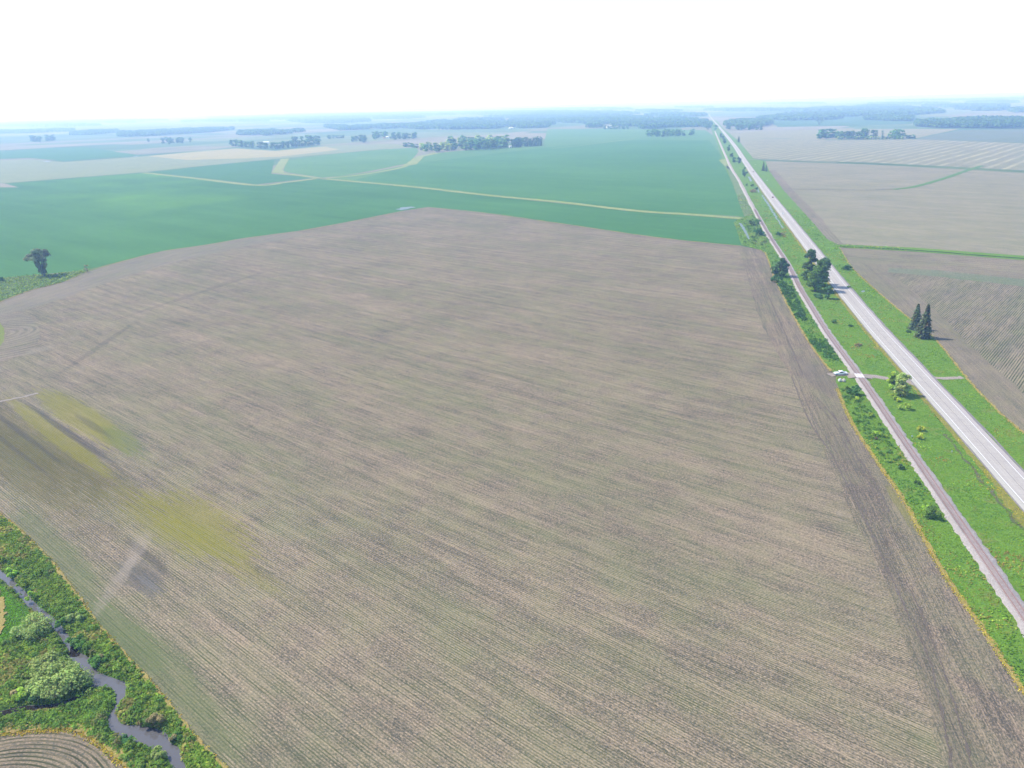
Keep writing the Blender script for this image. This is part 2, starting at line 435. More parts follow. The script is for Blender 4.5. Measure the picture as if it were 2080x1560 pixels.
main_px = [(868, 421), (980, 432), (1130, 453), (1300, 478), (1400, 490), (1505, 500), (1545, 508), (1556, 517), (1572, 560), (1600, 620), (1640, 690), (1672, 735),
           (1690, 755), (1697, 768), (1703, 795), (1730, 858), (1790, 950), (1835, 1015), (1870, 1080), (1920, 1170), (1990, 1270), (2050, 1360), (2085, 1412), (2240, 1650), (2300, 1900),
           (700, 1900), (480, 1590), (450, 1560), (400, 1510), (350, 1445), (300, 1385), (240, 1320), (190, 1262), (150, 1205), (100, 1140), (50, 1090), (22, 1064), (-5, 1045), (-60, 1000), (-260, 880),
           (-300, 720), (-60, 706), (0, 702), (9, 690), (9, 670), (0, 655), (-60, 648), (-60, 632), (0, 612), (60, 590), (130, 572), (175, 552), (250, 530), (330, 510), (420, 497), (500, 483), (600, 470), (700, 452), (780, 436), (820, 428)]
px_poly("stubble_field", main_px, .10, FIELD, wob=.7, step=4.0)
# headland strip along the railway: worked parallel to the track
rail_ang = math.atan2(*(at(1556, 517) - at(2050, 1360))[::-1])
hp = [pt((1850, 1250), (1740, 1010), 2.6, DRK, .8, .5, .3), pt((1930, 1500), (1850, 1300), 1.6, DRK, .8, .5, .35), pt((1720, 930), (1660, 800), 4.0, DRK, .8, .5, .3), pt((1650, 760), (1610, 720), 6, (.13, .105, .09), .6, .5, .6, 'iso'), pt((1830, 1030), (1800, 985), 1.5, YEL, .6, .5, .55)]
HEAD = row_field("headland_stubble", rail_ang, spacing=.64, tan=(.200, .168, .138), soil=(.08, .071, .066), green=.10, contrast=1.15, residue=.80, patches=hp)
head_px = [(1500, 500), (1545, 508), (1556, 517), (1572, 560), (1600, 620), (1640, 690), (1672, 735), (1690, 755), (1697, 768), (1703, 795), (1730, 858), (1790, 950), (1835, 1015), (1870, 1080),
           (1920, 1170), (1990, 1270), (2050, 1360), (2085, 1412), (2240, 1650), (2020, 1700), (1915, 1560), (1873, 1400), (1830, 1280), (1782, 1150), (1735, 1050), (1680, 930), (1636, 830), (1604, 760), (1563, 690), (1540, 640), (1517, 560)]
px_poly("stubble_headland", head_px, .14, HEAD, wob=1.2, step=3.0)
RUT = grass_mat("wheel_rut_soil", [(.14, .115, .09), (.17, .14, .11), (.12, .10, .08)], 3.0, dry=(.27, .22, .16))
def rut(pxs, wdt=.42, seed=1):
    P = resample(smooth_line([at(*p) for p in pxs]), .8)
    strip("wheel_rut", P, [-wdt / 2, wdt / 2], [.165 + seed * .005] * 2, RUT, wob=.2, seed=seed)
rut([(1607, 764), (1643, 854), (1686, 918), (1713, 971), (1735, 1008), (1761, 1065), (1790, 1126), (1844, 1248), (1887, 1337), (1922, 1495), (1935, 1570)], .5, 1)
rut([(1662, 811), (1705, 862), (1732, 913), (1771, 971), (1807, 1042)], .55, 2)
rut([(1656, 815), (1697, 866), (1724, 917), (1762, 975), (1796, 1042), (1815, 1080)], .35, 3)
rut([(1689, 835), (1721, 893), (1748, 940)], .4, 4)
rut([(1617, 764), (1652, 850), (1695, 914), (1724, 973), (1746, 1015), (1772, 1070)], .3, 5)
rut([(1560, 600), (1600, 690), (1630, 760)], .5, 6)
rut([(1850, 1200), (1905, 1330), (1955, 1490), (1975, 1570)], .35, 7)
nw = math.atan2(*(at(330, 510) - at(60, 590))[::-1])
HEAD2 = row_field("field_edge_lane", nw, tan=(.19, .17, .145), soil=(.12, .112, .10), green=.25, contrast=.5)
px_poly("stubble_headland", [(0, 612), (60, 590), (130, 572), (175, 552), (250, 530), (330, 510), (420, 497), (500, 483), (600, 470), (620, 478), (500, 500), (400, 522), (300, 548), (200, 580), (130, 605), (60, 628), (0, 640), (-60, 648), (-60, 632)], .14, HEAD2, wob=1.5, step=5)
LOOP = row_field("turning_rows", 0, spacing=4.5, radial=tuple(float(x) for x in at(-5, 680)), tan=(.205, .178, .15), soil=(.10, .092, .085), green=.32, contrast=.7)
px_poly("stubble_headland", [(-60, 632), (0, 640), (40, 636), (70, 650), (82, 672), (76, 700), (45, 722), (0, 736), (-60, 742), (-60, 706), (0, 702), (9, 690), (9, 670), (0, 655), (-60, 648)], .18, LOOP, wob=1, step=4)
# field inside the creek bend, bottom edge of the view
cc = (-94.234 * 120 / 112, 81.3407 * 120 / 112)
BEND = row_field("bend_field_rows", 0, spacing=.95, radial=cc, green=.75, contrast=.85, tan=(.235, .19, .15), crop=(.085, .10, .062))
px_poly("stubble_field", [(-60, 1502), (0, 1490), (30, 1484), (100, 1479), (150, 1479), (200, 1501), (235, 1531), (268, 1562), (300, 1640), (-60, 1640)], .06, BEND, wob=.5, step=1.2)
# green fields
G1 = (.038, .122, .030); G2 = (.062, .168, .042); G3 = (.095, .225, .030)
CROP = crop_mat("soybean_crop", ROW, G1, G2, G3)
CROPD = crop_mat("dark_crop", ROW, (.046, .135, .044), (.060, .155, .05))
CROPL = crop_mat("light_crop", ROW, (.070, .165, .050), (.105, .20, .060))
px_poly("crop_field", [(-400, 402), (38, 371), (150, 362), (292, 351), (400, 363), (520, 377), (645, 363), (660, 365), (850, 382), (1000, 399), (1290, 429), (1500, 446), (1490, 452), (1500, 478), (1506, 498), (1505, 500),
                       (1400, 490), (1300, 478), (1130, 453), (980, 432), (868, 421), (820, 428), (780, 436), (700, 452), (600, 470), (500, 483), (420, 497), (330, 510), (250, 530), (185, 548), (100, 556), (0, 566), (-400, 600)], .07, CROP, wob=1.5, step=14)
px_poly("crop_field", [(662, 362), (700, 357), (760, 349), (838, 333), (858, 318), (880, 312), (1000, 300), (1104, 296), (1112, 262), (1250, 262), (1432, 264), (1448, 275), (1467, 320), (1460, 326), (1470, 336), (1488, 372), (1512, 441), (1290, 428), (1000, 397), (850, 380)], .08, CROPL, wob=2, step=25)
px_poly("crop_field", [(860, 330), (1104, 300), (1290, 284), (1440, 285), (1467, 320), (1460, 326), (1470, 336), (1488, 372), (1511, 439), (1290, 426), (1000, 395), (850, 378), (720, 366)], .20, crop_mat("mid_crop", ROW, (.046, .138, .038), (.072, .178, .048)), wob=2, step=25)
px_poly("crop_field", [(300, 350), (420, 337), (558, 324), (551, 353), (645, 361), (520, 375), (400, 361)], .10, CROPD, wob=1.5, step=25)
px_poly("crop_field", [(584, 325), (700, 311), (800, 302), (846, 300), (850, 308), (832, 331), (760, 346), (690, 358), (655, 361), (582, 350), (576, 346)], .10, CROPL, wob=1.5, step=25)
px_poly("crop_field", [(-200, 314), (0, 308), (90, 302), (165, 299), (200, 302), (240, 309), (290, 316), (220, 320), (130, 327), (60, 321), (0, 323), (-200, 335)], .15, CROPD, wob=4, step=40)
PALE = row_field("pale_stubble", R(20), spacing=6, tan=(.190, .220, .150), soil=(.135, .16, .11), green=.3, contrast=.5, crop=(.13, .19, .09))
px_poly("stubble_field", [(-400, 345), (0, 326), (60, 324), (130, 329), (300, 317), (300, 317), (420, 305), (480, 301), (560, 306), (660, 296), (800, 292), (846, 298), (800, 301), (700, 310), (556, 323), (420, 336), (300, 349), (150, 361), (38, 370), (-400, 400)], .05, PALE, wob=3, step=40)
px_poly("stubble_field", [(300, 317), (480, 302), (556, 307), (660, 298), (690, 304), (570, 318), (480, 322), (380, 325)], .09, row_field("yellowing_stubble", R(20), spacing=6, tan=(.29, .265, .16), soil=(.22, .21, .135), green=.15, contrast=.4, crop=(.17, .2, .09)), wob=6, step=30)
# right of the highway
RROW = math.atan2(377791.5, 347075.5)
tanR = (.215, .19, .155)
px_poly("stubble_field", [(1705, 503), (1850, 511), (2080, 528), (2300, 545), (2300, 1100), (2080, 882), (2020, 830), (1960, 765), (1900, 690), (1850, 650), (1790, 600), (1735, 550)], .10,
        row_field("east_headland", math.atan2(*(at(1790, 600) - at(2020, 830))[::-1]), tan=(.195, .17, .14), soil=(.095, .09, .08), green=.25, contrast=.8), wob=1.5, step=5)
px_poly("stubble_field", [(1700, 503), (1850, 511), (2080, 529), (2300, 546), (2300, 590), (2080, 566), (1900, 548), (1760, 535), (1727, 528)], .14, row_field("east_top_rows", math.atan2(*(at(2080, 528) - at(1705, 503))[::-1]), tan=tanR, green=.3, contrast=.6), wob=1.5, step=6)
px_poly("stubble_field", [(1800, 553), (1900, 562), (2080, 583), (2300, 606), (2300, 1010), (2080, 800), (2000, 730), (1900, 632), (1850, 588)], .18, row_field("east_rows", RROW, spacing=1.1, tan=tanR, soil=(.10, .095, .085), green=.8, contrast=.9), wob=1.2, step=4)
px_poly("stubble_field", [(1806, 545), (1900, 549), (2080, 568), (2300, 590), (2300, 606), (2080, 583), (1900, 562), (1800, 553)], .17, grass_mat("green_strip_crop", [(.135, .155, .085), (.165, .165, .11), (.12, .145, .08)], .4, dry=(.20, .175, .125)), wob=1.5, step=5)
px_poly("stubble_field", [(1555, 327), (1640, 330), (1760, 334), (1900, 341), (2080, 351), (2300, 362), (2300, 535), (2080, 520), (1850, 503), (1702, 497), (1680, 486), (1640, 440), (1590, 385), (1562, 347)], .10,
        row_field("northeast_rows", math.atan2(*(at(2080, 500) - at(1740, 470))[::-1]), spacing=2.5, tan=(.235, .222, .175), soil=(.145, .14, .115), green=.35, contrast=.6), wob=2, step=14)
edge_l = math.atan2(*(at(1590, 385) - at(1680, 486))[::-1])
px_poly("stubble_headland", [(1562, 347), (1574, 345), (1610, 385), (1665, 440), (1712, 496), (1702, 497), (1680, 486), (1640, 440), (1590, 385)], .16, row_field("northeast_headland", edge_l, spacing=3, tan=(.19, .165, .14), soil=(.11, .10, .09), green=.2, contrast=.8), wob=2, step=10)
px_poly("stubble_field", [(1530, 322), (1500, 287), (1560, 281), (1660, 285), (1860, 283), (2080, 291), (2300, 298), (2300, 355), (2080, 346), (1900, 337), (1760, 330), (1640, 327)], .11,
        row_field("striped_rows", RROW, spacing=3, tan=(.20, .202, .155), soil=(.13, .135, .105), green=.4, contrast=.6, stripes=(26, .5), crop=(.12, .15, .085)), wob=3, step=30)
px_poly("stubble_field", [(1500, 287), (1482, 271), (1560, 266), (1680, 262), (1830, 262), (1950, 262), (1860, 281), (1660, 284), (1560, 280)], .12, row_field("tan_rows", RROW, spacing=4, tan=(.215, .215, .155), soil=(.155, .16, .12), green=.25, contrast=.5, crop=(.13, .16, .09)), wob=3, step=40)
px_poly("crop_field", [(1856, 283), (1950, 264), (2080, 262), (2300, 262), (2300, 296), (2080, 290)], .13, crop_mat("grey_green_crop", RROW, (.11, .14, .085), (.13, .15, .10)), wob=3, step=40)
px_poly("crop_field", [(1560, 245), (1620, 237), (1760, 236), (1870, 240), (1850, 252), (1700, 256), (1580, 258)], .2, crop_mat("far_green_crop", RROW, (.05, .12, .055), (.07, .14, .065)), wob=4, step=60)

# ------------------------------------------------------------------ verge of grass under railway and highway
verge_px = [(1545, 508), (1506, 498), (1500, 478), (1490, 452), (1500, 445), (1512, 441), (1488, 372), (1470, 336), (1460, 326), (1467, 320), (1448, 272), (1443, 258), (1441, 244), (1455, 244), (1470, 262), (1484, 273), (1502, 288), (1530, 322), (1555, 328), (1562, 347), (1590, 385), (1640, 440),
            (1680, 486), (1702, 497), (1850, 503), (2080, 520), (2300, 535), (2300, 547), (2080, 529), (1850, 511), (1705, 503), (1735, 550), (1790, 600), (1850, 650), (1900, 690), (1960, 765), (2020, 830), (2080, 882), (2300, 1100), (2600, 1500), (2240, 1650),
            (2085, 1412), (2050, 1360), (1990, 1270), (1920, 1170), (1870, 1080), (1835, 1015), (1790, 950), (1730, 858), (1703, 795), (1697, 768), (1690, 755), (1672, 735), (1640, 690), (1600, 620), (1572, 560), (1556, 517)]
VERGE = grass_mat("verge_grass", [(.105, .200, .020), (.080, .170, .022), (.135, .225, .030)], 1.0, dry=(.18, .17, .045))
px_poly("grass_verge", verge_px, .22, VERGE, wob=1.0, step=3.0)
# light grass lanes between the crops
LANE = grass_mat("mown_lane", [(.21, .25, .085), (.26, .275, .11), (.185, .235, .08)], .3)
def lane(pxs, wdt, name="grass_lane", z=.30, mat=LANE, wob=.8):
    P = resample(smooth_line([at(*p) for p in pxs]), 6.0)
    return strip(name, P, [-wdt / 2, wdt / 2], [z, z], mat, wob=wob)
lane([(292, 351), (400, 363), (520, 376.5), (580, 371), (648, 362.5)], 15)
lane([(560, 351), (610, 357), (655, 363), (720, 369), (850, 381), (1000, 398), (1130, 410), (1290, 428.5), (1400, 436), (1506, 444)], 13)
lane([(655, 363), (720, 357), (790, 346), (825, 338)], 14)
lane([(1120, 302), (1200, 293), (1290, 282)], 7)
px_poly("grass_lane", [(552, 351), (570, 323), (588, 322), (574, 345), (578, 351)], .30, LANE, wob=2, step=12)
px_poly("grass_lane", [(815, 339), (846, 318), (880, 311), (900, 310), (862, 318), (846, 334)], .30, LANE, wob=2, step=12)
px_poly("grass_lane", [(-60, 385), (0, 381), (38, 381), (10, 373), (-60, 372)], .30, grass_mat("track_end", [(.25, .22, .17), (.27, .24, .18), (.22, .2, .14)], .5), wob=1, step=8)
px_poly("grass_lane", [(1460, 326), (1478, 322), (1492, 345), (1478, 342)], .28, LANE, wob=2, step=10)
px_poly("grass_lane", [(1474, 336), (1490, 345), (1515, 400), (1530, 438), (1512, 441), (1488, 372)], .28, grass_mat("pale_verge", [(.14, .185, .07), (.165, .20, .09), (.11, .165, .055)], .6), wob=2, step=8)
# bright lane wandering through the far right field, dark drain beside the ditch, thin farm road
GL = grass_mat("green_waterway", [(.09, .18, .045), (.12, .20, .06), (.075, .16, .04)], .5)
lane([(1815, 385), (1860, 379), (1920, 362), (1960, 348), (1995, 337)], 9, mat=GL, name="grass_lane", z=.34)
lane([(1600, 384), (1700, 386), (1780, 386), (1830, 383)], 3, mat=grass_mat("drain_line", [(.12, .12, .09), (.14, .135, .1), (.1, .11, .08)], .5), name="grass_lane", z=.32)
lane([(1520, 325), (1560, 325), (1640, 328), (1760, 332), (1900, 339), (2080, 348), (2300, 358)], 8, mat=grass_mat("road_verge", [(.10, .15, .06), (.12, .16, .075), (.085, .135, .05)], .5), name="grass_lane", z=.32)
GRAVEL = grass_mat("gravel", [(.31, .28, .25), (.35, .31, .275), (.28, .25, .23)], 2.0)
lane([(1518, 324), (1560, 324.5), (1640, 328), (1700, 330.5)], 5, mat=GRAVEL, name="farm_road", z=.38, wob=.3)
lane([(1900, 339.5), (2080, 349), (2300, 359)], 3, mat=LANE, name="farm_road", z=.38, wob=.3)
lane([(1705, 501), (1850, 508.5), (2080, 526), (2300, 542)], 3.0, mat=grass_mat("dark_ditch_growth", [(.035, .075, .02), (.05, .09, .03), (.03, .06, .02)], 1), name="grass_lane", z=.36)  # dark green line along the ditch bottom
# yellowed, sprayed edges along field and verge
DRY = grass_mat("dry_grass", [(.33, .255, .075), (.30, .215, .08), (.27, .235, .075)], 1.4, dry=(.25, .15, .07))
def dry(pxs, a, b, z=.30, stepm=1.2, wob=.35, smooth=4):
    return strip("dry_grass", resample(smooth_line([at(*p) for p in pxs], smooth), stepm), [a, b], [z, z], DRY, wob=wob)
dry([(1545, 508), (1556, 517), (1572, 560), (1600, 620), (1640, 690), (1672, 735), (1688, 754)], -.45, .55)
dry([(1701, 790), (1730, 858), (1790, 950), (1835, 1015), (1870, 1080), (1920, 1170), (1990, 1270), (2050, 1360), (2085, 1412), (2240, 1650)], -.45, .45)
dry([(1705, 503), (1735, 550), (1790, 600), (1850, 650), (1900, 690), (1960, 765), (2020, 830), (2080, 882), (2200, 1000)], -.5, .3)
dry([(868, 421), (980, 432), (1130, 453), (1300, 478), (1400, 490), (1505, 500)], -.6, .6, stepm=4)
dry([(0, 614), (60, 591), (130, 573), (175, 553), (250, 531), (330, 511), (420, 498), (500, 484), (600, 471), (700, 453), (780, 437), (820, 429)], -.5, .5, stepm=4)
dry([(-60, 1000), (-5, 1045), (22, 1064), (50, 1090), (100, 1140), (150, 1205), (190, 1262), (240, 1320), (300, 1385), (350, 1445), (400, 1510), (450, 1560), (480, 1590)], -.45, .4)
dry([(-60, 1500), (0, 1488), (30, 1482), (100, 1476), (150, 1476), (202, 1498), (238, 1528), (270, 1560), (300, 1630)], -.6, .9, stepm=.5)
dry([(-46, 1190), (-14, 1205), (-3, 1225), (-1, 1250), (-4, 1275), (-17, 1300)], -1.2, .35, stepm=.4, wob=.6)
YVERGE = grass_mat("yellow_verge", [(.20, .20, .035), (.155, .175, .035), (.26, .225, .05)], 1.6, dry=(.12, .10, .05))
# farm track over the railway
DIRT = grass_mat("dirt_track", [(.30, .25, .21), (.34, .29, .25), (.26, .215, .18)], 1.5)
tr = resample(smooth_line([at(*p) for p in [(1684, 763), (1698, 761.5), (1715, 761), (1742, 762), (1775, 766), (1806, 770), (1838, 772), (1866, 776)]]), 1.0)
strip("dirt_track", tr, [-2.2, 2.2], [.30, .30], DIRT, wob=.5)
px_poly("dirt_track", [(1838, 766), (1850, 763), (1866, 776), (1861, 786), (1842, 779), (1833, 774)], .31, DIRT, wob=.4, step=1.0)
tr2 = resample(smooth_line([at(*p) for p in [(1896, 768), (1915, 769.5), (1935, 769), (1956, 768)]]), 1.0)
strip("dirt_track", tr2, [-1.5, 1.5], [.30, .30], DIRT, wob=.4)
tr3 = resample(smooth_line([at(*p) for p in [(-40, 822), (0, 816), (40, 808), (78, 799)]]), 1.0)
strip("dirt_track", tr3, [-.9, .9], [.16, .16], grass_mat("pale_track", [(.28, .24, .21), (.30, .26, .22), (.25, .215, .185)], 1.5), wob=.4)

# ------------------------------------------------------------------ highway
edgeL = [(2900, 1700), (2250, 1200), (2029, 980), (1975.9, 920), (1943.7, 880), (1859.7, 785), (1825.6, 745), (1760, 670), (1728.5, 630), (1689, 580), (1615.8, 480), (1586, 440), (1556.5, 400), (1528.5, 360), (1515, 340), (1502.5, 320), (1490.5, 300), (1476, 280), (1465, 266), (1458.5, 258), (1452, 250), (1443.5, 240), (1439, 232.5)]
L0 = np.array([at(*p) for p in edgeL])
L0[0] = L0[2] + (L0[2] - L0[5]) * 1.6; L0[1] = L0[2] + (L0[2] - L0[4]) * .7
Ls = resample(smooth_line(L0, 5), 6.0)
k = np.ones(9) / 9; Lp = np.c_[np.convolve(np.pad(Ls[:, 0], 4, 'edge'), k, 'valid'), np.convolve(np.pad(Ls[:, 1], 4, 'edge'), k, 'valid')]
ROADW = 10.5
C0 = Lp + normals2(Lp) * (ROADW / 2)                       # centre line of the highway
def road_mat():
    t = NT("concrete_pavement"); P = t.pos()
    a = t.new("ShaderNodeAttribute"); a.attribute_name = "lane"; x, y, _ = t.sep(a.outputs["Vector"])
    n1 = t.noise(P, .25, 5, .6); n2 = t.noise(P, 3.0, 3)
    cb = t.new("ShaderNodeCombineXYZ"); t.set(cb.inputs[0], t.m('MULTIPLY', x, .02)); t.set(cb.inputs[1], t.m('MULTIPLY', y, 1.2)); ns = t.noise(cb.outputs[0], 1, 4)
    col = t.mix(t.rng(n1, .3, .7), (.355, .32, .285), (.395, .36, .32))
    col = t.scale(col, t.rng(n2, .3, .7, .93, 1.07)); col = t.scale(col, t.rng(ns, .3, .7, .92, 1.06))
    wheel = t.m('ABSOLUTE', t.m('SINE', t.m('MULTIPLY', y, math.pi / 1.65)))
    lane_in = t.m('LESS_THAN', t.m('ABSOLUTE', y), 3.3)
    col = t.scale(col, t.m('SUBTRACT', 1.0, t.m('MULTIPLY', t.m('MULTIPLY', wheel, lane_in), .06)))
    tj = t.m('LESS_THAN', t.m('PINGPONG', x, 3.0), .06)              # transverse joints
    cj = t.m('LESS_THAN', t.m('ABSOLUTE', y), .09)
    j = t.m('MAXIMUM', t.m('MULTIPLY', tj, .45), t.m('MULTIPLY', cj, .8))
    sh = t.m('GREATER_THAN', y, 3.55); col = t.mix(t.m('MULTIPLY', sh, .5), col, (.35, .30, .285))
    shl = t.m('LESS_THAN', y, -3.55); col = t.mix(t.m('MULTIPLY', shl, .6), col, (.40, .385, .325))
    ej = t.m('LESS_THAN', t.m('ABSOLUTE', t.m('SUBTRACT', t.m('ABSOLUTE', y), 3.62)), .10)
    j = t.m('MAXIMUM', j, t.m('MULTIPLY', ej, .5))
    col = t.mix(j, col, (.13, .12, .12))
    return t.bsdf(col, .85, .2, bump=n2, bstr=.2, bdist=.01)
hw = strip("highway", C0, [-ROADW / 2, -3.55, 0, 3.55, ROADW / 2], [.42, .44, .48, .44, .42], road_mat(), wob=.12, uvs=True)
SHOULD = grass_mat("shoulder_gravel", [(.23, .205, .20), (.26, .235, .225), (.20, .18, .175)], 2.0)
strip("gravel_shoulder", C0, [ROADW / 2 - .1, ROADW / 2 + 1.2], [.40, .30], SHOULD, wob=.25, seed=5)
strip("gravel_shoulder", C0, [-ROADW / 2 - .45, -ROADW / 2 + .1], [.30, .40], SHOULD, wob=.12, seed=6)
near = C0[np.hypot(C0[:, 0], C0[:, 1]) < 1500]
mid = C0[(np.hypot(C0[:, 0], C0[:, 1]) < 900)]
yv = resample(near, 1.5)
strip("grass_verge", yv[np.hypot(yv[:, 0], yv[:, 1]) < 262], [-ROADW / 2 - 4.0, -ROADW / 2 - .4], [.29, .295], YVERGE, wob=.7, seed=8)
strip("grass_verge", yv[np.hypot(yv[:, 0], yv[:, 1]) >= 260], [-ROADW / 2 - 2.3, -ROADW / 2 - .4], [.29, .295], YVERGE, wob=.3, seed=9)
strip("ditch", yv[np.hypot(yv[:, 0], yv[:, 1]) < 300], [-ROADW / 2 - 5.2, -ROADW / 2 - 4.5], [.285, .285], grass_mat("ditch_growth", [(.11, .125, .05), (.08, .13, .035), (.14, .125, .08)], 2.2), wob=.75, seed=12)
PAINT = plain("road_paint", (.80, .80, .78), .6, .3, var=.06, scale=.6)
for o in (-3.35, 3.35):
    zc = .48 - abs(o) * .04 / 3.55 + .006
    strip("road_marking", C0, [o - .085, o + .085], [zc, zc], PAINT)
YP = plain("faded_yellow_paint", (.50, .44, .32), .7, .3, var=.1, scale=.6)
P = resample(near, 1.0); i = 0; V = []; F = []
Nn = normals2(P)
while i + 3 < len(P):                                        # faded dashes on the crown of the road
    b = len(V); 
    for q in (i, i + 3):
        for s in (.14, .24): V.append((*(P[q] + Nn[q] * s), .487))
    F.append((b, b + 1, b + 3, b + 2)); i += 12
tag(link("road_marking", raw_mesh("road_marking", V, F), None, [YP]), kind='structure')

# ------------------------------------------------------------------ railway
rail_px = [(2046, 1200), (2007, 1140), (1964, 1080), (1895, 980), (1826, 880), (1762, 785), (1733, 745), (1677, 670), (1653, 630), (1622, 580), (1603, 540), (1564, 480), (1541, 440), (1519, 400), (1498, 360), (1485, 340), (1467, 300), (1458, 280), (1452, 266)]
RZ = .85
K0 = np.array([at(x, y, RZ) for x, y in rail_px])
K0 = np.vstack([K0[0] + (K0[0] - K0[3]) * 1.4, K0[0] + (K0[0] - K0[3]) * .6, K0])
Ks = resample(smooth_line(K0, 5), 4.0)
k = np.ones(13) / 13; Kp = np.c_[np.convolve(np.pad(Ks[:, 0], 6, 'edge'), k, 'valid'), np.convolve(np.pad(Ks[:, 1], 6, 'edge'), k, 'valid')]
BALLAST = grass_mat("ballast", [(.37, .33, .30), (.42, .375, .34), (.33, .29, .265)], 2.5)
Kf = resample(Kp, 1.0)
nearK = Kf[np.hypot(Kf[:, 0], Kf[:, 1]) < 700]; farK = resample(Kp[np.hypot(Kp[:, 0], Kp[:, 1]) >= 696], 8)
for Q, wb in ((nearK, .32), (farK, .3)):
    strip("rail_bed", Q, [-2.75, -1.9, 1.9, 2.65], [.2, RZ - .18, RZ - .18, .2], BALLAST, wob=wb, seed=3)
RUST = plain("rusty_rail_steel", (.26, .155, .135), .6, .4, metallic=.2, var=.2)
SLEEP = plain("weathered_sleeper", (.27, .20, .185), .9, .1, var=.3, scale=1.0)
rt = bpy.data.objects.new("railway_track", None); COL.objects.link(rt)
rt.location = (*Kp[0], RZ - .18)
tag(rt, "single railway track with rusty rails on a pale ballast bed beside the highway", "railway track")
KN = Kf[np.hypot(Kf[:, 0], Kf[:, 1]) < 2800]
def rail(off):
    P = resample(KN, 3.0); Nn = normals2(P); sec = [(-.075, -.18), (-.075, -.15), (-.036, -.04), (-.04, 0), (.04, 0), (.036, -.04), (.075, -.15), (.075, -.18)]
    V = np.stack([np.c_[P + Nn * (off + a), np.full(len(P), b + RZ)] for a, b in sec], 1).reshape(-1, 3) - np.array([*Kp[0], RZ - .18])
    n = len(sec); F = []
    for i in range(len(P) - 1):
        for j in range(n):
            j2 = (j + 1) % n; F.append((i * n + j, i * n + j2, (i + 1) * n + j2, (i + 1) * n + j))
    return link("rail", raw_mesh("rail", V, F), rt, [RUST])
rail(-.755); rail(.755)
def box_bm(bm, x0, x1, y0, y1, z0, z1, M=None, bev=0.0):
    r = bmesh.ops.create_cube(bm, size=1.0)
    vs = r['verts']
    for v in vs: v.co = Vector(((x0 + x1) / 2 + v.co.x * (x1 - x0), (y0 + y1) / 2 + v.co.y * (y1 - y0), (z0 + z1) / 2 + v.co.z * (z1 - z0)))
    if bev:
        es = list({e for v in vs for e in v.link_edges})
        g = bmesh.ops.bevel(bm, geom=es, offset=bev, segments=2, affect='EDGES', profile=.6); vs = list({v for f in g['faces'] for v in f.verts} | {v for v in vs if v.is_valid})
    if M is not None: bmesh.ops.transform(bm, matrix=M, verts=[v for v in vs if v.is_valid])
    return vs
def bm_obj(name, bm, mats, parent=None, smooth=False):
    me = bpy.data.meshes.new(name); bm.to_mesh(me); bm.free()
    if smooth:
        for p in me.polygons: p.use_smooth = True
    return link(name, me, parent, mats)
bm = bmesh.new(); box_bm(bm, -1.25, 1.25, -.11, .11, -.16, 0, bev=.01)
sl0 = bm_obj("sleeper", bm, [SLEEP], rt)
P = resample(KN, .55); Nn = normals2(P); dd = np.hypot(P[:, 0], P[:, 1])
P2, N2 = P[(P[:, 1] > 125)], Nn[(P[:, 1] > 125)]
n_ind = 100
for i in range(n_ind):
    o = sl0 if i == 0 else sl0.copy()
    if i: COL.objects.link(o); o.parent = rt
    p = P2[i]; o.location = (p[0] - Kp[0][0], p[1] - Kp[0][1], random.uniform(.0, .02) + .03)
    o.rotation_euler = (0, 0, math.atan2(N2[i][1], N2[i][0]) + random.uniform(-.04, .04))
PR, NR = P2[n_ind:], N2[n_ind:]; PR, NR = PR[np.hypot(PR[:, 0], PR[:, 1]) < 900], NR[:len(PR)]
PR2, NR2 = P[P[:, 1] <= 125], Nn[P[:, 1] <= 125]
PR, NR = np.vstack([PR, PR2]), np.vstack([NR[:len(PR)], NR2])
T = np.c_[-NR[:, 1], NR[:, 0]]
c = [PR + NR * a + T * b for a, b in ((-1.25, -.11), (1.25, -.11), (1.25, .11), (-1.25, .11))]
V = np.concatenate([np.c_[q - Kp[0], np.full(len(q), .03)] for q in c] + [np.c_[q - Kp[0], np.full(len(q), -.13)] for q in c]); n = len(PR); I = np.arange(n)
F = [np.c_[I, I + n, I + 2 * n, I + 3 * n]] + [np.c_[I + a * n, I + b * n, I + (b + 4) * n, I + (a + 4) * n] for a, b in ((0, 1), (1, 2), (2, 3), (3, 0))]
tag(link("sleeper_row", raw_mesh("sleeper_row", V, np.vstack(F)), rt, [SLEEP]), kind='stuff')
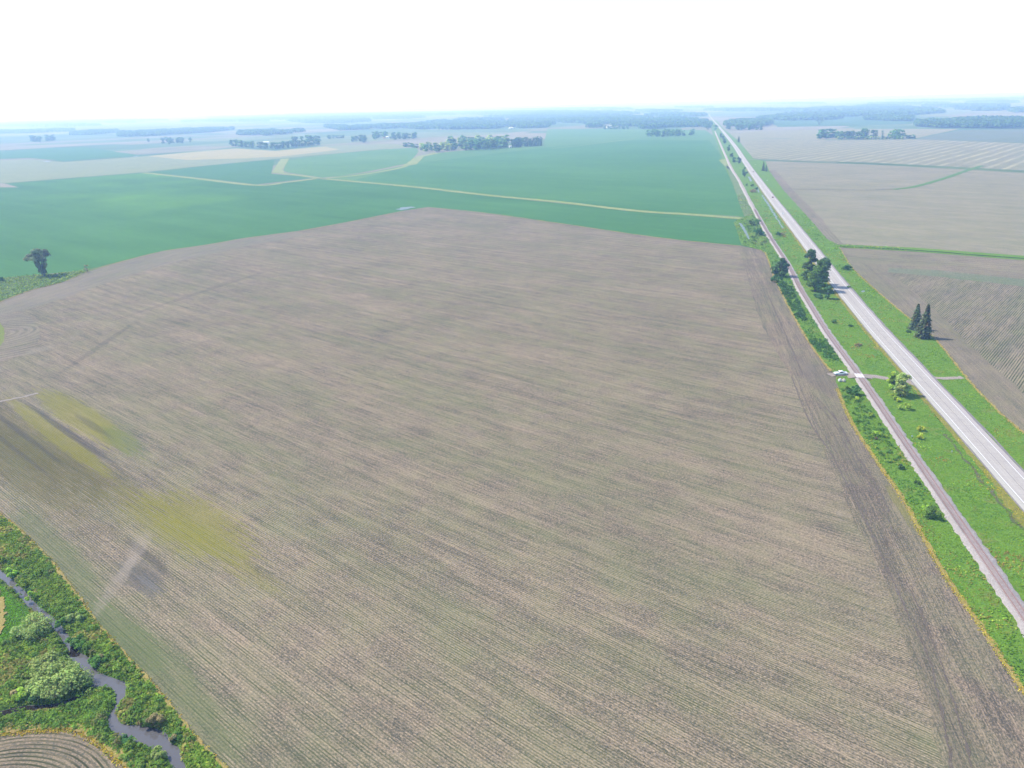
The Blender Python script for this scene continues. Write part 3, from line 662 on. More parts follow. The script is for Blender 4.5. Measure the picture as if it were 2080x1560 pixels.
# level crossing deck of pale planks between and beside the rails
kc = Kf[np.argmin(np.hypot(*(Kf - at(1744, 762, RZ)).T))]; ki = int(np.argmin(np.hypot(*(Kf - kc).T))); kd = Kf[ki + 3] - Kf[ki - 3]; ka = math.atan2(kd[1], kd[0])
deck = bpy.data.objects.new("crossing_deck", None); COL.objects.link(deck); deck.location = (*kc, RZ); deck.rotation_euler = (0, 0, ka)
tag(deck, "pale concrete crossing deck laid across the rails where the dirt track crosses", "crossing deck")
CONC = plain("pale_concrete", (.58, .54, .53), .8, .2, var=.1)
for y0, y1 in ((-1.75, -.84), (-.67, .67), (.84, 1.75)):
    bm = bmesh.new(); box_bm(bm, -2.6, 2.6, y0, y1, -.22, .012, bev=.02); bm_obj("deck_panel", bm, [CONC], deck)
for sgn in (-1, 1):                                             # ramps of the track up to the deck
    nrm = normals2(Kf)[ki]; tv = kd / np.hypot(*kd)
    q = [kc + nrm * sgn * 1.75 - tv * 2.5, kc + nrm * sgn * 1.75 + tv * 2.5, kc + nrm * sgn * 5.2 + tv * 2.7, kc + nrm * sgn * 5.2 - tv * 2.7]
    me = raw_mesh("dirt_track", [(*q[0], RZ - .01), (*q[1], RZ - .01), (*q[2], .29), (*q[3], .29)], [(0, 1, 2, 3) if sgn < 0 else (3, 2, 1, 0)])
    tag(link("dirt_track", me, None, [DIRT]), kind='structure')

# ------------------------------------------------------------------ standing water
POND = water_mat("still_water", (.13, .165, .155), .45)
px_poly("water", [(1546, 396), (1548.5, 396), (1561, 413), (1568.5, 425), (1576, 438), (1585, 453), (1591.5, 463), (1590, 465), (1582, 452), (1573, 439), (1566, 428), (1557.5, 414)], .27, POND, wob=2.2, step=3)
px_poly("water", [(1519, 359), (1523, 359), (1528, 368), (1524, 369)], .27, POND, wob=1.2, step=4)
px_poly("water", [(1536, 378), (1540, 383), (1543, 391), (1540, 391)], .27, POND, wob=1.2, step=4)
px_poly("water", [(1500, 453), (1506, 454), (1512, 463), (1518, 473), (1523, 486), (1520, 487), (1513, 474), (1507, 464)], .27, POND, wob=.8, step=2)
px_poly("water", [(1749, 592.5), (1752, 590.5), (1756, 591), (1757, 593), (1754, 594.5), (1751, 594.5)], .27, POND, wob=.3, step=1)
px_poly("water", [(806, 425), (818, 421), (836, 420), (842, 422), (828, 425), (814, 427)], .25, POND, wob=3.5, step=3)
px_poly("water", [(86, 327.5), (96, 326.6), (105, 327.6), (96, 329)], .4, POND, wob=2, step=10)
px_poly("water", [(271, 317.3), (280, 317), (280, 318), (271, 318.2)], .4, POND, wob=2, step=10)

BANK_SHADE = grass_mat("painted_bank_shade", [(.022, .019, .016), (.030, .025, .02), (.016, .014, .012)], 2.0)  # near-black colour standing in for shade under the creek banks
strip("channel_shade", resample(smooth_line([at(x, y, WATER_Z) for x, y in channel_lines[1][0]]), .6), [-.75, .75], [WATER_Z + .03, WATER_Z + .03], BANK_SHADE, wob=.15)  # shade of the undercut side channel, painted as a dark strip
px_poly("channel_shade", [(139, 1331), (143, 1312), (150, 1305), (160, 1306), (164, 1316), (160, 1328), (150, 1331)], WATER_Z + .03, BANK_SHADE, wob=.3, step=.6)  # deep shade at the head of the pool, painted as a dark patch

# ------------------------------------------------------------------ foliage builders
def quads(C, Nr, S_, col, asp=1.0, cv=.18, seed=0, up=0.0):
    """leaf clumps: one randomly turned quad per centre; colour varies from leaf to leaf"""
    rg = np.random.default_rng(seed); n = len(C)
    Nr = Nr / np.maximum(1e-6, np.linalg.norm(Nr, axis=1))[:, None]
    t = rg.normal(0, 1, (n, 3)); t -= (t * Nr).sum(1)[:, None] * Nr; t /= np.maximum(1e-6, np.linalg.norm(t, axis=1))[:, None]
    b = np.cross(Nr, t); S_ = np.broadcast_to(np.asarray(S_, float), (n,))[:, None] * .5
    sx = S_ * asp; bend = Nr * S_ * .35
    V = np.stack([C - t * sx - b * S_ * .7 - bend, C + t * sx * .8 - b * S_ + bend * .3, C + t * sx + b * S_ * .75 - bend, C - t * sx * .75 + b * S_ + bend * .3], 1).reshape(-1, 3)
    cc = np.asarray(col) * (1 + rg.normal(0, cv, (n, 1))) * (1 + rg.normal(0, .05, (n, 3)))
    return V, np.repeat(np.clip(cc, .004, 1), 4, 0)

def crown_points(rg, clumps, nper, shell=.55):
    """clumps: list of (centre, radius xyz). points near the surface of each clump, normals outward"""
    C, Nn = [], []
    for c, r in clumps:
        d = rg.normal(0, 1, (nper, 3)); d /= np.linalg.norm(d, axis=1)[:, None]
        d[:, 2] = np.where(d[:, 2] < -.45, -d[:, 2], d[:, 2])
        rad = rg.uniform(shell, 1.08, nper)[:, None]
        C.append(np.asarray(c) + d * rad * np.asarray(r)); Nn.append(d + rg.normal(0, .45, (nper, 3)) + np.array([0, 0, .55]))
    return np.vstack(C), np.vstack(Nn)

def tube(P, Rr, n=6):
    P = np.asarray(P, float); V = []; F = []
    for i, p in enumerate(P):
        d = P[min(i + 1, len(P) - 1)] - P[max(i - 1, 0)]; d /= np.linalg.norm(d) + 1e-9
        a = np.cross(d, [0.3, 1, 0.1]); a /= np.linalg.norm(a); b = np.cross(d, a)
        for k in range(n):
            t = 2 * math.pi * k / n; V.append(p + Rr[i] * (math.cos(t) * a + math.sin(t) * b))
    for i in range(len(P) - 1):
        for k in range(n):
            F.append((i * n + k, i * n + (k + 1) % n, (i + 1) * n + (k + 1) % n, (i + 1) * n + k))
    return np.array(V), np.array(F)

def trunk_geo(rg, h, rad, ends, z_split=.35):
    """tapered trunk with limbs running out to the crown clumps"""
    V, F = tube([(0, 0, -.3), (0, 0, h * .12), (rg.normal(0, .02) * h, rg.normal(0, .02) * h, h * z_split)], [rad * 1.35, rad, rad * .8])
    Vs, Fs, k = [V], [F], len(V); top = np.array([0, 0, h * z_split])
    for e in ends:
        e = np.asarray(e, float); m = top * .45 + e * .55 + np.array([0, 0, -.06 * h]) + rg.normal(0, .02 * h, 3)
        v, f = tube([top - np.array([0, 0, h * .06]), m, e], [rad * .55, rad * .32, rad * .08], 5)
        Vs.append(v); Fs.append(f + k); k += len(v)
    return np.vstack(Vs), np.vstack(Fs)

def make_crown_clumps(rg, h, wd, zb=.28, n=14, shape='round'):
    out = []
    for i in range(n):
        if shape == 'round':
            u = rg.uniform(0, 1); z = zb + (1 - zb) * (.12 + .80 * u); prof = math.sin(math.pi * (.16 + .78 * u)) ** .7
        elif shape == 'vase':
            u = rg.uniform(0, 1) ** .55; z = zb + (1 - zb) * (.1 + .82 * u); prof = .35 + .75 * u
        elif shape == 'column':
            u = (i + .5) / n; z = zb + (1 - zb) * u * .93; prof = .9 * math.sin(math.pi * (.2 + .7 * u))
        a = rg.uniform(0, 2 * math.pi); r = wd / 2 * prof * math.sqrt(rg.uniform(.12, 1)) * .78
        cr = wd * (rg.uniform(.10, .22) if n > 20 else rg.uniform(.14, .25))
        out.append((np.array([r * math.cos(a), r * math.sin(a), z * h]), np.array([cr, cr, cr * .75])))
    return out

GREENS = {'hazy': (.075, .090, .065), 'mid': (.050, .090, .026), 'dark': (.032, .068, .028), 'blue': (.040, .075, .042), 'yellow': (.185, .205, .038), 'lime': (.130, .180, .036), 'willow': (.130, .155, .068), 'spruce': (.060, .080, .058), 'brown': (.13, .105, .07)}
GREENS = {k: tuple(a * b for a, b in zip(v, (2.7, 2.8, 1.75))) for k, v in GREENS.items()}

def tree(name, label, px, py, hpx, wpx, kind='mid', shape='round', n=16, nper=150, leaf=.75, zb=.25, group=None, cat='tree', seed=0, lean=0.0, clumps=None, trunk_r=None):
    rg = np.random.default_rng(seed + int(px) * 7 + int(py))
    k = ppm(px, py); h, wd = hpx / k, wpx / k
    root = bpy.data.objects.new(name, None); COL.objects.link(root)
    p = at(px, py, .2); root.location = (p[0], p[1], .2)
    tag(root, label, cat, group)
    cl = clumps(rg, h, wd) if clumps else make_crown_clumps(rg, h, wd, zb, n, shape)
    base = np.array(GREENS[kind]); VV, CC = [], []
    for i, c in enumerate(cl):
        P, Nn = crown_points(rg, [c], nper); V, Cc = quads(P, Nn, leaf * rg.uniform(.7, 1.3, len(P)), base * rg.uniform(.8, 1.25) * np.array([rg.uniform(.9, 1.15), 1, 1]), seed=seed + i)
        VV.append(V); CC.append(Cc)
    V = np.vstack(VV); C = np.vstack(CC)
    link("crown", raw_mesh("crown", V, np.arange(len(V)).reshape(-1, 4), C), root, [LEAF])
    ends = [c[0] for c in sorted(cl, key=lambda c: -c[0][2])][:7]
    tv, tf = trunk_geo(rg, h, trunk_r or max(.22, h * .022), ends, zb * .9 + .05)
    link("trunk", raw_mesh("trunk", tv, tf, smooth=True), root, [BARK])
    return root

def conifer(label, px, py, hpx, wpx, kind='spruce', seed=0, group=None, layers=22):
    rg = np.random.default_rng(seed + int(px)); k = ppm(px, py); h, wd = hpx / k, wpx / k
    root = bpy.data.objects.new("spruce_tree", None); COL.objects.link(root); p = at(px, py, .2); root.location = (p[0], p[1], .2)
    tag(root, label, "tree", group)
    base = np.array(GREENS[kind]); P, Nn, S_, Cc = [], [], [], []
    for l in range(layers):
        u = l / (layers - 1); z = h * (.05 + .93 * u); r = wd / 2 * 1.12 * (1 - u) ** .68 * rg.uniform(.72, 1.15) + .15
        nb = max(5, int(13 * (1 - u) + 4)); ph = rg.uniform(0, 6.28)
        for b in range(nb):
            a = ph + 2 * math.pi * b / nb + rg.normal(0, .12); rl = r * rg.uniform(.75, 1.15)
            if rg.uniform() < .07: continue
            col = base * rg.uniform(.75, 1.3); dead = rg.uniform() < .12
            for s in np.linspace(.25, 1, 6):
                for q in range(2):
                    P.append((rl * s * math.cos(a) + rg.normal(0, .1), rl * s * math.sin(a) + rg.normal(0, .1), z - rl * s * .28 + .1 * rl * s * s + rg.normal(0, .12)))
                    Nn.append((math.cos(a) * .35 + rg.normal(0, .4), math.sin(a) * .35 + rg.normal(0, .4), .8)); S_.append(.95 * (1.15 - .5 * s) * rg.uniform(.8, 1.2) * max(.5, wd / 7)); Cc.append(np.array(GREENS['brown']) * .6 if dead else col)
    V, C = quads(np.array(P), np.array(Nn), np.array(S_), np.array(Cc), 1.3, seed=seed)
    link("crown", raw_mesh("crown", V, np.arange(len(V)).reshape(-1, 4), C), root, [LEAF])
    tv, tf = tube([(0, 0, -.3), (0, 0, h * .5), (0, 0, h * .99)], [h * .016, h * .011, .03])
    link("trunk", raw_mesh("trunk", tv, tf, smooth=True), root, [BARK])
    return root

def bush_mesh(rg, wd, h, col, n=9, nper=90, leaf=.35, brown=0.0):
    VV, CC = [], []
    for i in range(n):
        a = rg.uniform(0, 6.28); r = wd / 2 * math.sqrt(rg.uniform(0, 1)) * .86; cr = wd * rg.uniform(.09, .25); zz = h * rg.uniform(.2, .8) * (1 - .45 * (r / (wd / 2)) ** 2)
        P, Nn = crown_points(rg, [((r * math.cos(a), r * math.sin(a), zz), (cr, cr, min(cr * .9, h * .36)))], nper)
        P[:, 2] = np.maximum(P[:, 2], .02)
        c = np.array(GREENS['brown'] if rg.uniform() < brown else col) * rg.uniform(.78, 1.28)
        V, C = quads(P, Nn, leaf * rg.uniform(.6, 1.35, nper), c, seed=int(rg.integers(1e6))); VV.append(V); CC.append(C)
    V = np.vstack(VV); C = np.vstack(CC)
    return raw_mesh("bush", V, np.arange(len(V)).reshape(-1, 4), C)

def bush(label, px, py, wpx, hpx, kind='mid', z=.2, seed=0, group=None, cat="bush", name="bush", n=9, nper=90, leaf=None, brown=0.0):
    rg = np.random.default_rng(seed + int(px * 13 + py * 7)); k = ppm(px, py); wd, h = wpx / k, hpx / k * 1.05
    p = at(px, py, z)
    p = p + p / np.hypot(*p) * wd * .32                       # py is the near foot of the bush
    o = link(name, bush_mesh(rg, wd, h, GREENS[kind], n, nper, leaf or max(.28, wd * .085), brown), None, [LEAF])
    o.location = (p[0], p[1], z); return tag(o, label, cat, group)

# ------------------------------------------------------------------ single trees and shrubs
def vase(rg, h, wd):
    out = []
    for i in range(26):
        u = rg.uniform(0, 1); a = rg.uniform(0, 6.28); z = h * (.62 + .33 * u); r = wd / 2 * math.sqrt(rg.uniform(.05, 1)) * (.92 - .25 * u); cr = wd * rg.uniform(.10, .17)
        out.append((np.array([r * math.cos(a), r * math.sin(a), z - .1 * r]), np.array([cr, cr, cr * .65])))
    for i in range(18):
        a = rg.uniform(0, 6.28); z = rg.uniform(.08, .60); r = wd * (.05 + .22 * z); out.append((np.array([r * math.cos(a), r * math.sin(a), h * z]), np.array([wd * .08, wd * .08, wd * .11])))
    out.append((np.array([-.40 * wd, .05 * wd, h * .63]), np.array([wd * .14, wd * .14, wd * .09])))
    return out
tree("broadleaf_tree", "tall lone tree with a spreading vase-shaped crown at the edge of the green field", 90, 560, 56, 50, 'hazy', clumps=vase, nper=120, leaf=.8, zb=.30, trunk_r=.75)
tree("broadleaf_tree", "tall dark tree between railway and highway, leaf crown highest of its clump", 1641, 577, 73, 32, 'dark', n=46, nper=120, zb=.0, leaf=.8, seed=1)
tree("broadleaf_tree", "broad bushy tree in front of the tallest tree between railway and highway", 1655, 592, 66, 44, 'mid', n=56, nper=120, zb=-.02, leaf=.8, seed=2)
tree("broadleaf_tree", "ragged open tree leaning over the highway edge with gaps in its top", 1670, 583, 62, 32, 'blue', n=30, nper=80, zb=.06, leaf=.75, seed=3)
tree("broadleaf_tree", "small round dark tree beside the white roadside sign", 1681, 607, 29, 20, 'dark', n=18, nper=130, zb=0, leaf=.6, seed=4)
tree("broadleaf_tree", "dark bushy tree on the field side of the railway above dense undergrowth", 1584, 562, 38, 36, 'dark', n=26, nper=140, zb=-.02, leaf=.7, seed=5)
tree("willow_tree", "pale green willow standing over the dirt track beside the highway", 1829, 803, 48, 40, 'willow', n=28, nper=160, zb=-.02, leaf=.55, seed=6)
tree("broadleaf_tree", "small yellowish tree on the near side of the dirt track, touching the willow", 1812, 790, 37, 24, 'lime', n=18, nper=130, zb=.02, leaf=.5, seed=7)
conifer("slimmer and farther of two tall spruces on the grass verge right of the highway", 1857, 669, 53, 22, seed=1)
conifer("taller and nearer of two spruces on the grass verge right of the highway", 1874, 686, 69, 29, seed=2)
conifer("dark pointed spruce by the farm road turning off the highway", 1550, 347, 18, 7, seed=3, layers=14)
conifer("short stout spruce touching the pointed one near the farm road", 1556, 348, 12, 6, seed=4, layers=12)
conifer("small distant spruce alone on the verge right of the highway", 1500, 289, 12, 6.5, seed=5, layers=12)
for i, (x, y, h, wd, k, l) in enumerate([
    (1512, 360, 20, 12, 'blue', "rounded dark tree at the head of the wet ditch beside the highway"),
    (1500, 333, 13, 11, 'blue', "nearer of two trees squeezed between railway and highway opposite the farm road"),
    (1491, 331, 12, 9, 'dark', "farther thin tree between railway and highway opposite the farm road"),
    (1485, 321, 10, 9, 'blue', "low tree beside the railway just beyond the farm road junction"),
    (1480, 308, 13, 9, 'dark', "solitary rounded tree between the railway and the bright highway"),
    (1472, 293, 11, 8, 'dark', "dense tree in the strip between railway and highway, first of the far row"),
    (1468, 285, 9, 8, 'blue', "small tree of the far row, squeezed between its taller neighbours"),
    (1464, 281, 10, 7, 'blue', "last tree of the far row before the tracks meet the highway"),
    (1452, 266, 12, 13, 'dark', "large round tree overhanging the far end of the railway"),
    (1438, 265, 11, 12, 'dark', "large round tree at the far corner of the green field"),
    (1664, 254, 14, 18, 'blue', "big lone tree far off in the pale field beyond the long grove"),
    (302, 289, 8, 6, 'blue', "tiny lone tree in the pale field left of a small grove")]):
    tree("broadleaf_tree", l, x, y, h, wd, k, n=10, nper=60, leaf=1.6, zb=.12, seed=20 + i)
sp = tree("bare_shrub", "pale leafless shrub at the field edge right of the lone tree", 178, 553, 18, 13, 'brown', n=8, nper=14, leaf=.5, zb=.1, seed=60, cat='shrub')
for o in list(sp.children):
    if o.name.startswith("trunk"):
        o.data.materials[0] = plain("bleached_wood", (.35, .32, .29), .9, .1)
bsh = [
    (1837, 834, 23, 16, 'lime', "bright bush between railway and highway, nearest below the willow"), (1814, 812, 14, 12, 'lime', "small lime bush tucked against the foot of the willow"),
    (1824, 817, 12, 9, 'yellow', "yellow-green bush between the willow and the brighter rounded bush"), (1870, 876, 16, 13, 'yellow', "upper of two yellow-green bushes in the grass between rails and road"),
    (1869, 894, 17, 14, 'yellow', "lower of two yellow-green bushes in the grass between rails and road"), (1735, 804, 28, 20, 'dark', "dark bush below the boulders beside the railway"),
    (1722, 797, 16, 12, 'mid', "grey-green bush between the boulders and the dark bush"), (1742, 814, 10, 9, 'yellow', "small yellow bush just below the dark bush by the railway"),
    (1767, 846, 12, 9, 'lime', "lime tuft on the field side of the railway halfway down the bank"), (1782, 888, 20, 12, 'lime', "low spreading bush beside a brown stump on the rail bank"),
    (1797, 890, 12, 9, 'lime', "small bush right of the low spreading bush on the rail bank"), (1829, 954, 14, 10, 'dark', "solitary dark bush in plain grass left of the ballast"),
    (1862, 984, 12, 8, 'mid', "faint low bush hugging the ballast edge"), (1893, 1058, 38, 24, 'mid', "large dark leafy bush beside the ballast near the bottom of the rail bank"),
    (1880, 1040, 22, 14, 'lime', "paler bush joined to the large leafy bush on the rail bank"), (1577, 575, 22, 16, 'dark', "dark bush at the foot of the tree on the field side of the railway"),
    (1538, 480, 26, 15, 'dark', "wide dark bush between the small stream and the railway"), (1525, 459, 16, 12, 'mid', "green bush at the bend of the small stream by the railway"),
    (1538, 456, 14, 12, 'mid', "green bush touching the railway above the wide dark one"), (1582, 480, 14, 10, 'dark', "dark bush at the end of the wet ditch"),
    (1590, 479, 12, 10, 'brown', "greyish dry bush at the end of the wet ditch"), (1720, 549, 20, 10, 'dark', "low dark bush at the corner of the field right of the highway"),
    (1845, 676, 9, 5, 'dark', "tiny dark shrub left of the two spruces"), (1724, 585, 8, 5, 'mid', "low weed clump on the verge above the puddle"),
    (1693, 657, 12, 8, 'dark', "dark little bush in the ditch grass opposite the sharp bend of weeds"), (1728, 664, 8, 6, 'dark', "dark tuft beside the yellow verge of the highway"),
    (1621, 643, 14, 8, 'dark', "dark flat bush at the field edge below thick weeds"), (1650, 700, 14, 8, 'dark', "dark weed clump on the rail bank above the truck"),
    (1517, 378, 6, 5, 'dark', "tiny round shrub in the grass left of the wet ditch"), (1528, 380, 9, 6, 'blue', "shrub on the wet ditch beside the highway, upper one"), (1536, 386, 9, 7, 'blue', "shrub on the wet ditch beside the highway, lower one"),
    (1531, 391, 14, 8, 'brown', "brownish brush patch in the wet ditch"), (2, 574, 14, 13, 'dark', "round dark bush cut by the left picture edge below the green field"),
    (1660, 607, 22, 12, 'blue', "shadowy bush at the foot of the big trees between rails and road"), (1742, 704, 16, 6, 'brown', "rusty brown weed patch in the grass between rails and road"),
    (1780, 893, 7, 6, 'brown', "brown stump-like dead clump beside the low spreading bush")]
for i, b in enumerate(bsh):
    bush(b[5], b[0], b[1], b[2], b[3], b[4], seed=i, nper=70, leaf=None)
# willows and brush along the creek
crk = [
    (110, 1384, 66, 54, 'willow', "large rounded willow bush leaning over the upper creek pool", 26, 170), (128, 1412, 104, 46, 'willow', "widest willow bush beside the creek, just below the pool bush", 32, 180),
    (72, 1300, 78, 30, 'willow', "long willow thicket on the inner creek bank above the pool", 18, 160), (75, 1268, 32, 18, 'willow', "small willow bush at the hidden stretch of creek", 9, 120),
    (27, 1173, 21, 21, 'lime', "rounded bush at the water's edge, second from the picture border", 8, 110), (48, 1197, 21, 21, 'lime', "rounded bush at the water's edge below its twin", 8, 110),
    (66, 1222, 20, 25, 'lime', "taller bright bush where the creek first disappears", 8, 110), (7, 1147, 18, 24, 'lime', "rounded bush at the water's edge cut by the picture border", 8, 110),
    (152, 1272, 34, 24, 'willow', "light green bush between the creek and the field edge", 10, 110), (126, 1278, 24, 24, 'mid', "dark green bush overhanging the narrow creek", 9, 110),
    (44, 1422, 32, 18, 'lime', "bright low bush on the inner bank left of the widest willow", 9, 110), (327, 1542, 30, 18, 'willow', "pale bush at the lower end of the creek pool", 9, 110),
    (263, 1508, 22, 14, 'dark', "dark green clump at the narrow neck above the lower pool", 8, 110), (320, 1478, 34, 30, 'brown', "grey-brown patch of dead weeds on the outer creek bank", 14, 90),
    (176, 1400, 28, 22, 'mid', "bush pushing into the mouth of the dark side channel", 9, 110), (90, 1425, 60, 16, 'dark', "dark hanging growth added under the widest willow to darken the side channel", 12, 110),  # hanging growth added to put the side channel in shade
    (160, 1318, 40, 20, 'mid', "bush added to cast deep shade over the head of the pool", 10, 120), (205, 1350, 34, 18, 'mid', "bank bush right of the pool head", 9, 110),  # first bush added for the shade it throws on the pool head
    (300, 1475, 30, 14, 'mid', "bank bush left of the grey-brown dead weeds", 9, 110), (360, 1508, 26, 14, 'mid', "bank bush on the outer side of the lower pool", 9, 110)]
for i, b in enumerate(crk):
    px, py = b[0], b[1]
    bush(b[5], px, py, b[2], b[3], b[4], z=-.15, seed=300 + i, n=b[6], nper=b[7], leaf=.34, brown=.08)

# ------------------------------------------------------------------ tall grass and weeds (uncountable growth)
def tufts(name, P, z, size, col, label, cat, blades=6, cv=.2, seed=0, leafy=.5, mat=None):
    """each tuft is a handful of upright blades and tilted leaves round its centre"""
    rg = np.random.default_rng(seed); n = len(P)
    z = np.broadcast_to(np.asarray(z, float), (n,)); size = np.broadcast_to(np.asarray(size, float), (n,)); col = np.broadcast_to(np.asarray(col, float), (n, 3))
    B = np.repeat(np.arange(n), blades); m = len(B); a = rg.uniform(0, 2 * math.pi, m); r = size[B] * rg.uniform(0, .55, m)
    hgt = size[B] * rg.uniform(.35, 1.0, m)
    C = np.c_[P[B, 0] + r * np.cos(a), P[B, 1] + r * np.sin(a), z[B] + hgt * .62]
    Nn = np.c_[np.cos(a), np.sin(a), rg.uniform(.6, 2.4, m) * (.4 + leafy * 2)] + rg.normal(0, .3, (m, 3))
    tw = rg.uniform(.8, 1.25, n)[:, None] * np.array([2.3, 2.2, 1.0])
    V, Cc = quads(C, Nn, size[B] * rg.uniform(.38, .72, m), col[B] * tw[B], asp=.8, cv=cv, seed=seed)
    o = link(name, raw_mesh(name, V, np.arange(len(V)).reshape(-1, 4), Cc), None, [mat or BLADE])
    return tag(o, label, cat, None, 'stuff')

def scatter(poly, n, seed=0):
    """n random points inside a ground polygon"""
    rg = np.random.default_rng(seed); P = np.asarray(poly); lo, hi = P.min(0), P.max(0); out = np.zeros((0, 2))
    while len(out) < n:
        q = rg.uniform(lo, hi, (n * 2, 2)); out = np.vstack([out, q[inside(q, P)]])
    return out[:n]
def pick(rg, n, cols, wts):
    return np.array(cols)[rg.choice(len(cols), n, p=np.array(wts) / sum(wts))]

edge_px = [(-60, 1000), (-5, 1045), (22, 1064), (50, 1090), (100, 1140), (150, 1205), (190, 1262), (240, 1320), (300, 1385), (350, 1445), (400, 1510), (450, 1560), (480, 1590)]
bend_px = [(-60, 1502), (0, 1490), (30, 1484), (100, 1479), (150, 1479), (200, 1501), (235, 1531), (268, 1562), (300, 1640)]
corr = [at(*p) for p in edge_px + [(480, 1640)] + bend_px[::-1]]
Pc = scatter(corr, 26000, 1)
zc, dc = creek_z(Pc); keep = dc > .35; Pc, zc, dc = Pc[keep], zc[keep], dc[keep]
rgc = np.random.default_rng(5)
mead = inside(Pc, np.array([at(*p) for p in [(-60, 1185), (0, 1180), (20, 1205), (50, 1230), (72, 1256), (60, 1268), (34, 1290), (0, 1310), (-60, 1330)]]))
low = inside(Pc, np.array([at(*p) for p in [(-60, 1460), (46, 1452), (115, 1440), (160, 1424), (215, 1402), (236, 1425), (222, 1470), (245, 1500), (300, 1560), (268, 1562), (200, 1500), (100, 1477), (0, 1488), (-60, 1500)]]))
cl = vnoise(Pc, .22, 3); c2 = vnoise(Pc, .6, 9)
cols = pick(rgc, len(Pc), [(.080, .135, .035), (.10, .155, .045), (.065, .115, .030), (.12, .150, .055), (.13, .145, .06)], [4, 3, 2, 1.2, .3])
cols[mead] = np.array((.075, .175, .025)); cols[low & (rgc.uniform(size=len(Pc)) < .6)] = (.085, .155, .040)
tan = (cl > .70) & ~mead & ~low & (rgc.uniform(size=len(Pc)) < .7); cols[tan] = (.135, .135, .075)
cols = cols * (.75 + .5 * c2)[:, None]
sz = np.where(mead, .35, .55 + .65 * cl) * np.where(low, .85, 1.0) * rgc.uniform(.75, 1.25, len(Pc)) * np.where(dc < 1.6, .55, 1)
tufts("tall_grass", Pc, zc - .05, sz, cols, "rank green grass and weeds covering both banks of the winding creek", "grass", blades=7, seed=11, leafy=.55)
# mounds of taller weeds
Pm = scatter(corr, 1100, 21); zm, dm = creek_z(Pm); ok = (dm > .5) & (vnoise(Pm, .11, 4) > .42) & ~inside(Pm, np.array([at(*p) for p in [(-60, 1185), (0, 1180), (20, 1205), (50, 1230), (72, 1256), (60, 1268), (34, 1290), (0, 1310), (-60, 1330)]]))
Pm, zm = Pm[ok], zm[ok]; VV, CC = [], []
for i, (p, z) in enumerate(zip(Pm, zm)):
    r = rgc.uniform(.5, 1.15); P_, N_ = crown_points(rgc, [((p[0], p[1], z + r * .55), (r, r, r * .8))], 34, .75)
    c = np.array([(.075, .13, .038), (.105, .15, .05), (.055, .105, .032), (.12, .115, .075)][rgc.choice(4, p=[.4, .3, .2, .1])])
    V, C = quads(P_, N_, .3, c * np.array([2.3, 2.3, 1.2]) * rgc.uniform(.8, 1.2), seed=i); VV.append(V); CC.append(C)
V = np.vstack(VV); tag(link("weeds", raw_mesh("weeds", V, np.arange(len(V)).reshape(-1, 4), np.vstack(CC)), None, [BLADE]), "billowing clumps of tall weeds spread along the creek banks", "weeds", None, 'stuff')
# yellow fringe along the field edges by the creek
def along(pxs, n, w, seed, smooth=5):
    rg = np.random.default_rng(seed); P = resample(smooth_line([at(*p) for p in pxs], smooth), .5); N_ = normals2(P); i = rg.integers(0, len(P), n)
    return P[i] + N_[i] * rg.normal(0, w, n)[:, None] + rg.normal(0, .2, (n, 2))
Pf = np.vstack([along(edge_px, 5200, .35, 2), along(bend_px, 5200, .6, 3)])
tufts("dry_grass", Pf, .05, rgc.uniform(.18, .42, len(Pf)), pick(rgc, len(Pf), [(.27, .21, .055), (.22, .15, .06), (.17, .18, .05), (.28, .24, .12)], [4, 2, 3, 1]), "yellowed grass fringing the field edges along the creek", "dry grass", blades=5, seed=5, leafy=.35)

# verge along rails and road
verge = np.array([at(*p) for p in verge_px]); rgv = np.random.default_rng(9)
vl, vh = np.array([90, 100]), np.array([330, 760])
q = rgv.uniform([90, 105], [330, 1000], (330000, 2)); dq = np.hypot(q[:, 0], q[:, 1]); q = q[rgv.uniform(size=len(q)) < np.clip((230 / dq) ** 1.5, 0, 1)]
q = q[inside(q, verge)]
def line_off(q, L):
    """signed distance to a polyline (right side positive)"""
    N_ = normals2(L); out = np.zeros(len(q))
    for s in range(0, len(q), 4000):
        d = q[s:s + 4000, None, :] - L[None]; i = (d ** 2).sum(2).argmin(1); out[s:s + 4000] = (d[np.arange(len(i)), i] * N_[i]).sum(1)
    return out
RC = resample(C0[np.hypot(C0[:, 0], C0[:, 1]) < 1400], 6); RK = resample(Kp[np.hypot(Kp[:, 0], Kp[:, 1]) < 1400], 6)
if RC[0, 1] < RC[-1, 1]: sgC = 1
oc, ok_ = line_off(q, RC), line_off(q, RK)
sgn = np.sign(np.median(oc[np.abs(oc) > 0])) if False else 1
trk = np.vstack([tr, tr2]); dtr = np.min(np.hypot(q[:, None, 0] - trk[None, ::4, 0], q[:, None, 1] - trk[None, ::4, 1]), axis=1)
keep = (np.abs(oc) > ROADW / 2 + np.where(oc > 0, 1.3, .5)) & (np.abs(ok_) > 2.75) & (dtr > 2.5)
pond_px = [[(1545, 396), (1549, 396), (1562, 413), (1570, 425), (1577, 438), (1586, 453), (1593, 463), (1589, 467), (1581, 453), (1572, 440), (1564, 429), (1555, 415)], [(1499, 453), (1506, 454), (1513, 463), (1519, 473), (1524, 487), (1520, 488), (1513, 475), (1506, 465)], [(1748, 592.5), (1752, 590), (1756, 590.5), (1757.5, 593), (1754, 595), (1750, 595)]]
for pp in pond_px: keep &= ~inside(q, np.array([at(*p) for p in pp]))
q, oc, ok_ = q[keep], oc[keep], ok_[keep]
between = (oc < 0) & (ok_ > 0); leftb = (ok_ < 0)
n1, n2, n3 = vnoise(q, .045, 1), vnoise(q, .16, 2), vnoise(q, .5, 3)
